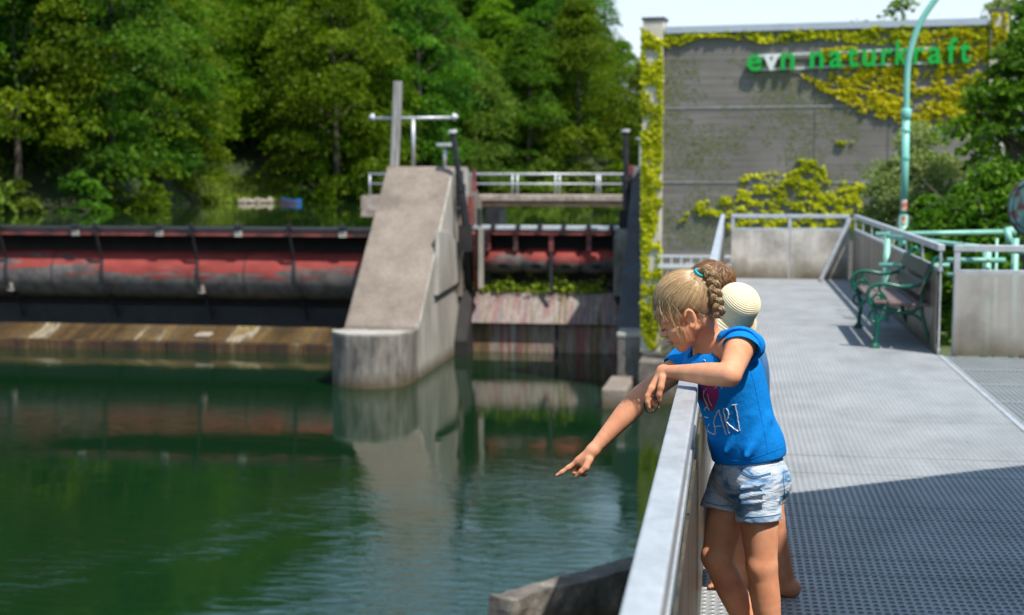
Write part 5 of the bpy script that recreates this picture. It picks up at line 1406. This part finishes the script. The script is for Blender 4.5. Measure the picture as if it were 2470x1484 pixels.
def girl_shorts():
    V = Vol((-0.20, 4.25, 0.42), (0.42, 4.80, 0.86), 0.0042)
    V.ell(J(1807, 1120, 4.50), (0.094, 0.118, 0.085), TAX, 0.03); V.ell(J(1808, 1160, 4.50), (0.098, 0.122, 0.075), TAX, 0.035)
    V.ell(J(1850, 1165, 4.50), (0.055, 0.09, 0.065), TAX, 0.035)
    cl, cr_ = J(1830, 1256, 4.43), J(1740, 1233, 4.535)
    V.chain([HL, HL.lerp(cl, 0.6), cl + (cl - HL) * 0.15], [0.080, 0.071, 0.069], 0.03)
    V.chain([HR, HR.lerp(cr_, 0.6), cr_ + (cr_ - HR) * 0.15], [0.077, 0.069, 0.067], 0.03)
    # crosswise creases over the left thigh
    for va, vb, rr in ((1180, 1168, 0.008), (1200, 1190, 0.009), (1216, 1210, 0.007)):
        V.cone(J(1788, va, 4.37), J(1846, vb, 4.355), rr, rr * 0.6, 0.014)
    # turned-up cuffs
    for c, hp, r in ((cl, HL, 0.0715), (cr_, HR, 0.0695)):
        dn = (c - hp).normalized(); V.cone(c - dn * 0.016, c + dn * 0.02, r, r - 0.001, 0.004)
    def leg_cut(c, n, other):
        n = np.array(Vector(n).normalized()[:]); c = np.array(c[:])
        def f(X, Y, Z): return ((X - c[0]) * n[0] + (Y - c[1]) * n[1] + (Z - c[2]) * n[2]).astype(np.float32)
        return f
    fl, fr = leg_cut(cl, (KL - HL), None), leg_cut(cr_, (KR - HR), None)
    sl, X, Y, Z = V._loc(V.lo - 1, V.lo + V.n * V.h + 1)
    axl = np.sqrt((X - cl.x) ** 2 + (Y - cl.y) ** 2) ; axr = np.sqrt((X - cr_.x) ** 2 + (Y - cr_.y) ** 2)
    V.d = np.maximum(V.d, np.where(axl < axr, fl(X, Y, Z), fr(X, Y, Z)))
    V.d = np.maximum(V.d, -resample(GV, V, -0.0025))
    return V
QV = girl_shorts()
shorts = link('shorts', QV.mesh('shorts', 'denim', 2), girl)
shorts_bvh = BVHTree.FromPolygons([tuple(v) for v in QV.V], [tuple(f) for f in QV.F])

def on(bvh, u, v, off=0.0012):
    r_ = ray(u, v).normalized(); loc, nrm, i, d = bvh.ray_cast(CAM, r_)
    if loc is None: return None
    if nrm.dot(r_) > 0: nrm = -nrm
    return loc + nrm * off
def stroke(name, pts, bvh, r, m, parent, conv, closed=False, off=0.0012, wav=0.0):
    P2 = crom([Vector((x, y, 0)) for x, y in pts], 8, closed); q = []
    for i, p in enumerate(P2):
        u, v = conv(p.x + wav * math.sin(i * 1.1), p.y); s = on(bvh, u, v, off)
        if s is not None and (not q or (s - q[-1]).length < 0.03): q.append(s)
    if len(q) > 2: return MB().tube(q, r, 6).build(name, m, parent, smooth=True)
cvA = lambda x, y: (1538 + 0.2845 * x, 723.8 + 0.2845 * y)
cvB = lambda x, y: (1628.5 + 0.2686 * x, 1085.6 + 0.2686 * y)
for nm, pts in [('letter_t', [(800, 893), (822, 889), (845, 887)]), ('letter_t', [(828, 893), (842, 960), (852, 1020), (868, 1112)]),
                ('letter_r', [(728, 925), (742, 990), (760, 1060), (780, 1132)]), ('letter_r', [(732, 920), (756, 924), (772, 958), (766, 1000), (744, 1032)]), ('letter_r', [(756, 1036), (808, 1084), (856, 1116)]),
                ('letter_a', [(690, 930), (665, 980), (650, 1040), (660, 1090), (660, 1140)]), ('letter_a', [(690, 930), (710, 1000), (728, 1060), (756, 1142)]), ('letter_a', [(655, 1072), (680, 1070), (708, 1067)]),
                ('letter_e', [(572, 990), (590, 996), (606, 998)]), ('letter_e', [(612, 1050), (594, 1098), (615, 1122), (655, 1141)]), ('letter_e', [(570, 935), (590, 905), (612, 935)])]:
    stroke(nm, pts, shirt_bvh, 0.0021, 'print_white', shirt, cvA, wav=2.0)
def patch(name, poly, bvh, m, parent, conv, step=9, off=0.0010):
    xs = [p[0] for p in poly]; ys = [p[1] for p in poly]; b = MB(); idx = {}
    nx = int((max(xs) - min(xs)) / step) + 2; ny = int((max(ys) - min(ys)) / step) + 2
    for i in range(nx):
        for j in range(ny):
            x, y = min(xs) + i * step, min(ys) + j * step
            s = on(bvh, *conv(x, y), off)
            if s is not None and inpoly((x, y), poly): idx[(i, j)] = len(b.v); b.v.append(s[:])
    for (i, j) in list(idx):
        c = [(i, j), (i + 1, j), (i + 1, j + 1), (i, j + 1)]
        if all(k in idx for k in c): b.f.append(tuple(idx[k] for k in c))
    return b.build(name, m, parent, smooth=True)
heart = [(p.x, p.y) for p in crom([Vector((x, y, 0)) for x, y in [(528, 760), (560, 708), (615, 712), (655, 716), (690, 765), (690, 825), (668, 880), (638, 948), (600, 925), (560, 880), (535, 830)]], 5, True)]
hp = patch('heart_print', heart, shirt_bvh, 'print_pink', shirt, cvA, 5)
for pts in ([(588, 745), (560, 800), (580, 850), (604, 902)], [(562, 762), (566, 830), (592, 895)], [(596, 790), (610, 850), (636, 902)], [(655, 748), (690, 716)], [(700, 716), (714, 750), (726, 714)], [(560, 512), (570, 508), (578, 522)]):
    stroke('print_line', pts, shirt_bvh, 0.0012, 'print_white', shirt, cvA, off=0.0022)
for nm, pts in [('hem_seam', [(655, 1330), (720, 1352), (860, 1362), (960, 1345), (1100, 1300), (1245, 1245)]), ('side_seam', [(930, 520), (985, 700), (1040, 950), (1080, 1150), (1100, 1300)])]:
    stroke(nm, pts, shirt_bvh, 0.0009, 'shirt_blue', shirt, cvA, off=0.0004)
for nm, pts in [('pocket_seam', [(580, 165), (600, 205), (660, 240), (740, 247), (858, 216)]), ('pocket_seam', [(592, 158), (615, 195), (668, 228), (742, 235), (858, 205)]), ('side_seam', [(855, 75), (865, 220), (871, 400), (862, 575)]),
                ('fly_seam', [(430, 125), (420, 210), (440, 290), (487, 335)]), ('pocket_flap', [(965, 202), (1000, 190), (1034, 182)]), ('pocket_edge', [(968, 205), (978, 330), (986, 450)]),
                ('cuff_seam', [(560, 588), (700, 602), (860, 590), (945, 574)]), ('cuff_seam', [(278, 470), (400, 500), (545, 505)]), ('waist_seam', [(860, 110), (950, 95), (1022, 72)])]:
    stroke(nm, pts, shorts_bvh, 0.0015, 'stitch', shorts, cvB, off=0.0006)

# hair: under-cap, combed strands to the tie, fringe, braid
TIE = H(-0.088, 0.018, 0.100)
HC0 = (-0.014, 0, 0.060); HR0 = (0.0935, 0.0735, 0.0825)
def hair_cap():
    V = Vol(tuple(HO - Vector((0.16, 0.16, 0.16))), tuple(HO + Vector((0.16, 0.16, 0.19))), 0.0038)
    V.ell(H(*HC0), HR0, HAX, 0.01)
    V.ell(H(-0.050, 0, 0.010), (0.046, 0.056, 0.045), HAX, 0.02)
    V.cone(H(-0.07, 0.01, 0.085), TIE, 0.016, 0.009, 0.012)
    o, f, u = np.array(HO[:]), np.array(HF[:]), np.array(HU[:])
    def fld(X, Y, Z):
        x, y, z = X - o[0], Y - o[1], Z - o[2]
        a = x * f[0] + y * f[1] + z * f[2]; b = x * u[0] + y * u[1] + z * u[2]
        k = np.where(a > 0, 0.36, 0.80); return ((0.026 + k * a - b) / np.sqrt(1 + k * k)).astype(np.float32)
    V.field(fld)
    return V
hv = hair_cap()
hair = link('hair', hv.mesh('hair', 'hair_under', 2), girl)
gh = np.random.default_rng(5)
def on_head(d, off=0.0):
    """point on the hair ellipsoid in local direction d (f, s, u)"""
    d = np.array(d, float); t = 1 / math.sqrt(sum((d[i] / HR0[i]) ** 2 for i in range(3)))
    return np.array(HC0) + d * (t + off)
def head_w(p): return (HO + HF * float(p[0]) + HS * float(p[1]) + HU * float(p[2]))[:]
tl = np.array([-0.088, 0.018, 0.100]); tied = tl - np.array(HC0); tied /= np.linalg.norm(tied)
paths, tints = [], []
def hair_edge(a): return 0.026 + (0.36 if a > 0 else 0.80) * a
while len(paths) < 5200:
    d = gh.normal(size=3); d /= np.linalg.norm(d)
    p = on_head(d)
    e = p[2] - hair_edge(p[0])
    if e < -0.004 or (e > 0.03 and gh.random() < 0.4): continue
    off = gh.uniform(0.0005, 0.005)
    w = gh.normal(0, 0.02, 3)
    q = []
    for t in np.linspace(0, 1, 14):
        dd = d * (1 - t) + tied * t + w * math.sin(math.pi * t); dd /= np.linalg.norm(dd)
        x = on_head(dd, off * (0.4 + 0.6 * math.sin(math.pi * min(1, t * 1.1))))
        k = max(0, (t - 0.78) / 0.22); x = x * (1 - k) + (tl + gh.normal(0, 0.0008, 3)) * k
        q.append(head_w(x))
    paths.append(q); tints.append(np.clip(gh.normal(0.64, 0.24), 0, 1))
link('hair_strands', strands_mesh('hair_strands', paths, 0.00085, 'blond_hair', tints), girl)
# loose fringe over the forehead and temple
paths, tints = [], []
for i in range(148):
    s = gh.uniform(-0.03, 0.055) if i < 120 else gh.uniform(0.050, 0.070)
    fr = gh.uniform(0.05, 0.085) if i < 120 else gh.uniform(0.025, 0.06)
    x0 = np.array([fr - abs(s) * 0.35, s, gh.uniform(0.055, 0.085)])
    dcen = x0 - np.array(HC0); x0 = on_head(dcen / np.linalg.norm(dcen), 0.004)
    L = gh.uniform(0.45, 1.0)
    if i < 120: tip = x0 + np.array([gh.uniform(-0.004, 0.016), 0.003 + gh.normal(0, 0.012), -0.032 * L - gh.uniform(0, 0.012)])
    else: tip = np.array([gh.uniform(0.022, 0.060), 0.066 + gh.normal(0, 0.005), -0.060 * L - 0.002])
    mid = (x0 + tip) / 2 + np.array([0.004 if i < 120 else 0.005, 0.008, 0.004]) + gh.normal(0, 0.003, 3)
    q = [head_w((1 - t) ** 2 * x0 + 2 * t * (1 - t) * mid + t * t * tip) for t in np.linspace(0, 1, 12)]
    paths.append(q); tints.append(np.clip(gh.normal(0.66, 0.22), 0, 1))
link('fringe', strands_mesh('fringe', paths, 0.00052, 'blond_hair', tints), girl)
# flyaway and nape wisps
paths, tints = [], []
for i in range(260):
    if i < 130:
        d = gh.normal(size=3); d[2] = abs(d[2]); d /= np.linalg.norm(d); x0 = on_head(d, 0.001); dr = np.cross(d, gh.normal(size=3)) * 0.03 + d * gh.uniform(0.003, 0.012)
    else:
        a = gh.uniform(-0.10, -0.02); x0 = np.array([a, gh.uniform(0.02, 0.06), hair_edge(a) + gh.uniform(-0.006, 0.006)]); dr = np.array([gh.uniform(-0.022, 0.006), 0.004, gh.uniform(-0.03, 0.004)])
        dc = x0 - np.array(HC0); x0 = on_head(dc / np.linalg.norm(dc), 0.002)
    q = [head_w(x0 + dr * t + np.array([0, 0, -0.012]) * t * t + gh.normal(0, 0.0004, 3)) for t in np.linspace(0, 1, 10)]
    paths.append(q); tints.append(np.clip(gh.normal(0.7, 0.2), 0, 1))
tag(link('wisps', strands_mesh('wisps', paths, 0.0005, 'blond_hair', tints), girl), kind='stuff')
bp = crom([TIE, J(1691, 657, 4.395), J(1706, 657, 4.39), J(1717, 670, 4.385), J(1722, 694, 4.38), J(1727, 720, 4.375), J(1734, 745, 4.375), J(1735, 768, 4.38)], 16)
Lb = [0]
for i in range(1, len(bp)): Lb.append(Lb[-1] + (bp[i] - bp[i - 1]).length)
paths, tints = [], []
for sidx in range(3):
    ph0 = sidx * 2 * math.pi / 3
    for k in range(190):
        a = gh.uniform(0, 6.28); rr = 0.0100 * math.sqrt(gh.uniform(0.25, 1)); q = []
        for i in range(0, len(bp), 2):
            s_ = Lb[i] / Lb[-1]; d = (bp[min(i + 1, len(bp) - 1)] - bp[max(i - 1, 0)]).normalized()
            n1 = d.cross(TOCAM).normalized(); n2 = n1.cross(d)
            w = 2 * math.pi * Lb[i] / 0.080 + ph0; amp = min(1, s_ * 7) * (1.0 - 0.35 * max(0, s_ - 0.7))
            c = bp[i] + n1 * (0.0108 * math.sin(w) * amp) + n2 * (0.0058 * math.sin(2 * w) * amp)
            t_ = rr * (0.55 + 0.45 * amp) * (1 + 0.25 * math.sin(i * 0.9 + k)) * (1 - 0.5 * max(0, s_ - 0.85) / 0.15)
            q.append((c + n1 * math.cos(a) * t_ + n2 * math.sin(a) * t_)[:])
        paths.append(q); tints.append(np.clip(gh.normal(0.42, 0.22), 0, 1))
link('braid', strands_mesh('braid', paths, 0.0010, 'blond_hair', tints), girl)
td = (bp[3] - TIE).normalized(); ta = td.orthogonal().normalized(); tb = td.cross(ta)
tie_o = MB()
for k in range(4):
    cc_ = TIE + td * (-0.002 + 0.0045 * k)
    tie_o.tube([cc_ + (ta * math.cos(t) + tb * math.sin(t)) * 0.0165 for t in np.linspace(0, 2 * math.pi, 21)], 0.0042, 6, caps=False)
tag(tie_o.build('hair_tie', 'tie_teal', girl, smooth=True), 'turquoise hair tie at the top of the braid')
# eye lashes and brow, lips
for s in (1,):
    MB().tube(crom([H(0.0890, 0.019 * s, 0.0085), H(0.0885, 0.030 * s, 0.0055), H(0.0800, 0.041 * s, 0.0080)], 6), [0.0006] + [0.0014] * 11 + [0.0005], 5).build('eyelash', 'lash', girl)
    for k in range(7):
        t = k / 6; p0 = H(0.0890 - 0.008 * t * t, (0.020 + 0.021 * t) * s, 0.0065 + 0.001 * t)
        MB().tube([p0, p0 + HF * 0.006 - HU * 0.003 + HS * 0.001 * s], [0.0006, 0.0003], 4).build('lash_hair', 'lash', girl)
    MB().tube(crom([H(0.0900, 0.012 * s, 0.030), H(0.0860, 0.028 * s, 0.035), H(0.0740, 0.044 * s, 0.031)], 6), [0.0008] + [0.0016] * 11 + [0.0006], 5).build('eyebrow', 'hair_under', girl)
MB().tube(crom([H(0.0860, 0.017, -0.0400), H(0.0925, 0.009, -0.0372), H(0.0945, 0, -0.0375), H(0.0925, -0.009, -0.0372)], 6), 0.0022, 6).build('lip', 'lip', girl, smooth=True)
MB().tube(crom([H(0.0800, 0.015, -0.0480), H(0.0860, 0.008, -0.0495), H(0.0880, 0, -0.0500), H(0.0860, -0.008, -0.0495)], 6), 0.0024, 6).build('lip', 'lip', girl, smooth=True)

# black elastic ring hanging from her fingers
rc = J(1571, 976, 4.304); r1 = (RT + TOCAM * 0.25).normalized(); r2 = (ZV * 1.0 + RT * 0.1).normalized()
ring = MB().tube([rc + r1 * (0.0215 * math.cos(t)) + r2 * (0.0250 * math.sin(t)) for t in np.linspace(0, 2 * math.pi, 33)], 0.0024, 8, caps=False).build('elastic_band', 'black_rubber', smooth=True)
tag(ring, 'thin black elastic ring dangling from the girl\'s fingers over the rail', 'hair band')

# ------------------------------------------------------------------ child in the straw hat
kid = thing('person', 'small child in cream straw hat and blue vest behind the girl', 'person', (0.2, 5.5, 0))
Yk = 5.55
def kid_body():
    V = Vol((-0.25, 5.15, -0.01), (0.50, 5.95, 1.26), 0.006)
    hc = J(1772, 738, Yk); V.ell(hc, (0.076, 0.066, 0.086), [RT, _fw, ZV], 0.01); V.ell(hc + Vector((-0.03, 0, -0.04)), (0.05, 0.05, 0.055), [RT, _fw, ZV], 0.02)
    V.cone(hc, J(1790, 815, Yk), 0.045, 0.045, 0.02)
    V.ell(J(1788, 900, Yk), (0.085, 0.12, 0.13), [RT, _fw, ZV], 0.03); V.ell(J(1785, 1040, Yk), (0.09, 0.12, 0.13), [RT, _fw, ZV], 0.03)
    for s, Y in ((1, Yk - 0.12), (-1, Yk + 0.12)):
        V.chain([J(1795, 835, Y), J(1770, 900, Y), J(1668, 908, Y)], [0.042, 0.034, 0.022], 0.02)
        V.chain([J(1668, 908, Y), J(1652, 914, Y), J(1645, 940, Y)], [0.02, 0.018, 0.012], 0.01)
        for q in range(4): V.chain([J(1650, 916, Y - 0.024 + 0.016 * q), J(1640, 926, Y - 0.024 + 0.016 * q), J(1639, 945, Y - 0.024 + 0.016 * q)], [0.008, 0.0078, 0.0065], 0.004)
        V.chain([J(1655, 912, Y - 0.02), J(1652, 922, Y - 0.045)], [0.009, 0.007], 0.006)
    V.chain([J(1835, 1110, Yk - 0.05), J(1868, 1285, Yk - 0.04), J(1880, 1345, Yk - 0.03), J(1904, 1425, Yk - 0.02)], [0.075, 0.046, 0.044, 0.028], 0.02)
    V.chain([J(1795, 1110, Yk + 0.06), J(1783, 1290, Yk + 0.04), J(1790, 1350, Yk + 0.05), J(1800, 1425, Yk + 0.06)], [0.072, 0.045, 0.042, 0.028], 0.02)
    for a in (J(1904, 1425, Yk - 0.02), J(1800, 1425, Yk + 0.06)):
        V.cone(Vector((a.x + 0.015, a.y, 0.032)), Vector((a.x - 0.12, a.y - 0.02, 0.026)), 0.031, 0.024, 0.02)
        for q in range(5): V.cone(Vector((a.x - 0.11, a.y - 0.045 + 0.013 * q, 0.02)), Vector((a.x - 0.145, a.y - 0.05 + 0.014 * q, 0.012)), 0.009, 0.007, 0.004)
    return V
KV = kid_body(); link('body', KV.mesh('body', 'skin', 1), kid)
def garment(vlo, vhi, h, build, body_vol, m, nm, parent):
    V = Vol(vlo, vhi, h); build(V); return link(nm, V.mesh(nm, m, 2), parent)
A3 = [RT, _fw, ZV]
def kshirt(V):
    [V.ell(J(1770 - 6 * t_ / 5, 880 + 190 * t_ / 5, Yk), (0.086, 0.130, 0.11), A3, 0.04) for t_ in range(6)]
    V.cone(J(1798, 838, Yk - 0.12), J(1778, 885, Yk - 0.12), 0.055, 0.052, 0.02)
    V.cut(J(1780, 1097, Yk), -ZV)
    V.cone(J(1772, 738, Yk), J(1790, 800, Yk), 0.05, 0.052, 0.004, 'sub')
garment((-0.3, 5.2, 0.45), (0.45, 5.9, 1.2), 0.007, kshirt, KV, 'pale_green_cloth', 't_shirt', kid)
def kvest(V):
    [V.ell(J(1780, 870 + 22 * t_, Yk), (0.100, 0.145, 0.12), A3, 0.05) for t_ in range(6)]; V.cone(J(1798, 822, Yk - 0.1), J(1798, 822, Yk + 0.1), 0.052, 0.052, 0.03)
    V.cut(J(1800, 1010, Yk), -ZV); V.cut(J(1745, 900, Yk), -RT)
    V.cone(J(1772, 738, Yk), J(1790, 805, Yk), 0.055, 0.056, 0.004, 'sub')
garment((-0.25, 5.2, 0.55), (0.45, 5.9, 1.2), 0.007, kvest, KV, 'vest_blue', 'vest', kid)
def kpants(V):
    V.ell(J(1805, 1115, Yk), (0.10, 0.135, 0.085), A3, 0.03)
    V.cone(J(1835, 1110, Yk - 0.05), J(1852, 1205, Yk - 0.045), 0.085, 0.066, 0.03); V.cone(J(1795, 1110, Yk + 0.06), J(1788, 1205, Yk + 0.05), 0.082, 0.064, 0.03)
    V.cut(J(1820, 1205, Yk), -ZV)
garment((-0.2, 5.2, 0.25), (0.5, 5.95, 0.75), 0.007, kpants, KV, 'tan_cloth', 'shorts', kid)
# straw hat, pushed back on the head, sewn in rings
hat = thing('straw_hat', 'cream straw hat with sewn rings on the small child\'s head', 'hat', J(1780, 730, Yk))
hax = (RT * 0.36 + ZV * 0.74 + TOCAM * 0.62).normalized(); hx = hax.orthogonal().normalized(); hy = hax.cross(hx)
hb0 = J(1776, 741, Yk)
def hat_prof():
    pr = []
    for i in range(45):
        t = i / 44
        if t < 0.55:
            a = t / 0.55 * math.pi / 2 * 0.94; r = 0.082 * math.sin(a) if a > 0 else 0.001; z = 0.030 + 0.062 * math.cos(a) ** 0.9
        elif t < 0.8:
            k = (t - 0.55) / 0.25; r = 0.0818 + 0.004 * k; z = 0.0365 - 0.048 * k
        else:
            k = (t - 0.8) / 0.2; r = 0.0857 + 0.028 * k; z = -0.011 - 0.040 * k
        pr.append((max(r, 0.001) + 0.0009 * math.sin(i * math.pi), z + 0.0007 * (i % 2)))
    return pr
b = MB(); pr = hat_prof(); n = 56; vs = []
for i, (r_, z_) in enumerate(pr):
    for j in range(n):
        a = 2 * math.pi * j / n; wob = 1 + 0.012 * math.sin(3 * a + i * 0.05)
        vs.append(hb0 + hax * z_ + (hx * math.cos(a) + hy * math.sin(a)) * (r_ * wob + (0.0013 if i % 2 else 0)))
b.add(vs, [(i * n + j, i * n + (j + 1) % n, (i + 1) * n + (j + 1) % n, (i + 1) * n + j) for i in range(len(pr) - 1) for j in range(n)])
nb = 29
cr_o = b.build('crown', 'straw', hat); so = cr_o.modifiers.new('thick', 'SOLIDIFY'); so.thickness = 0.003; so.offset = -1

# ------------------------------------------------------------------ boy beyond them
boy = thing('person', 'brown-haired boy at the rail behind the girl, only his hair showing', 'person', (0.2, 6.4, 0))
Yb = 6.4
def boy_body():
    V = Vol((-0.35, 6.0, -0.01), (0.5, 6.8, 1.32), 0.007)
    hc = J(1716, 680, Yb); V.ell(hc, (0.092, 0.072, 0.085), A3, 0.01); V.ell(hc + Vector((-0.045, 0, -0.05)), (0.045, 0.05, 0.055), A3, 0.02)
    V.cone(hc, J(1745, 745, Yb), 0.05, 0.05, 0.02)
    V.ell(J(1752, 800, Yb), (0.10, 0.14, 0.12), A3, 0.03); V.ell(J(1770, 900, Yb), (0.10, 0.13, 0.14), A3, 0.03); V.ell(J(1785, 985, Yb), (0.10, 0.13, 0.10), A3, 0.03)
    for Y in (Yb - 0.15, Yb + 0.15):
        V.chain([J(1748, 775, Y), J(1740, 835, Y), J(1676, 815, Y)], [0.045, 0.036, 0.024], 0.02)
        for q in range(4): V.chain([J(1676, 815, Y - 0.02 + 0.014 * q), J(1664, 822, Y - 0.02 + 0.014 * q), J(1660, 838, Y - 0.02 + 0.014 * q)], [0.012, 0.008, 0.007], 0.004)
        V.chain([J(1676, 815, Y), J(1668, 826, Y - 0.03)], [0.012, 0.008], 0.004)
    for s in (-1, 1):
        V.chain([J(1788, 1000, Yb + 0.07 * s), J(1790, 1140, Yb + 0.07 * s), J(1795, 1280, Yb + 0.07 * s)], [0.075, 0.048, 0.03], 0.02)
        a = J(1795, 1280, Yb + 0.07 * s); V.cone(Vector((a.x, a.y, 0.034)), Vector((a.x - 0.15, a.y, 0.028)), 0.034, 0.027, 0.02)
    return V
BV = boy_body(); link('body', BV.mesh('body', 'skin', 1), boy)
def bshirt(V):
    [V.ell(J(1752 + 6 * t_, 805 + 36 * t_, Yb), (0.112, 0.148, 0.12), A3, 0.07) for t_ in range(6)]
    for Y in (Yb - 0.15, Yb + 0.15): V.cone(J(1748, 775, Y), J(1742, 822, Y), 0.058, 0.055, 0.02)
    V.cut(J(1783, 1030, Yb), -ZV)
    V.cone(J(1716, 672, Yb), J(1742, 740, Yb), 0.055, 0.056, 0.004, 'sub')
garment((-0.3, 6.0, 0.4), (0.5, 6.8, 1.2), 0.008, bshirt, BV, 'grey_cloth', 't_shirt', boy)
def bpants(V):
    V.ell(J(1788, 1005, Yb), (0.11, 0.14, 0.09), A3, 0.03)
    for s in (-1, 1): V.cone(J(1788, 1000, Yb + 0.07 * s), J(1790, 1110, Yb + 0.07 * s), 0.085, 0.07, 0.03)
    V.cut(J(1788, 1110, Yb), -ZV)
garment((-0.2, 6.0, 0.2), (0.5, 6.8, 0.75), 0.008, bpants, BV, 'grey_cloth', 'shorts', boy)
V = Vol(tuple(J(1716, 672, Yb) - Vector((0.16, 0.14, 0.14))), tuple(J(1716, 672, Yb) + Vector((0.16, 0.14, 0.16))), 0.006)
V.ell(J(1718, 676, Yb), (0.102, 0.082, 0.086), A3, 0.01); V.cut(J(1720, 700, Yb), -ZV - RT * 0.5)
bh = link('hair', V.mesh('hair', 'brown_hair', 2), boy)
bc = J(1716, 676, Yb); paths, tints = [], []
whorl = Vector((0.25, -0.25, 0.93)).normalized()
for i in range(1500):
    d = Vector(gh.normal(size=3)).normalized()
    if d.z < -0.25 or (d.x < -0.6 and d.z < 0.1): continue
    away = (d - whorl * d.dot(whorl)); away = away.normalized() if away.length > 0.05 else Vector((1, 0, 0))
    q = []
    L = gh.uniform(0.5, 0.9)
    for t in np.linspace(0, 1, 10):
        e = (d + away * (L * t) + Vector((0, 0, -0.12 * t * t))).normalized(); lift = 0.003 + 0.004 * math.sin(math.pi * t) * gh.uniform(0.9, 1.1)
        q.append((bc + Vector((RT * (e.x * (0.102 + lift)) + _fw * (e.y * (0.082 + lift)) + ZV * (e.z * (0.086 + lift)))))[:])
    paths.append(q); tints.append(np.clip(gh.normal(0.45, 0.25), 0, 1))
link('hair_strands', strands_mesh('hair_strands', paths, 0.0016, 'boy_hair', tints), boy)

# bits of leaf and grit blown onto the walkway
C = np.array([(rng.uniform(0.0, 1.85), 5.0 + 17 * rng.uniform(0, 1) ** 0.8, 0.005) if i % 3 else (rng.normal(1.8, 0.05), rng.uniform(13.5, 22), 0.006) for i in range(130)], np.float32)
ax_, ay_ = leaf_axes(130, 0.008, 6.0, 0.7)
leaf_mat('leaf_litter', (0.10, 0.07, 0.03), (0.30, 0.24, 0.13), 0.1, 0.8, 0.0)
tag(link('leaf_litter', quads_mesh('leaf_litter', C, ax_, ay_, 'leaf_litter', rng.uniform(0, 1, 130))), 'tiny dry leaf bits and grit scattered on the metal walkway', 'litter', kind='stuff')
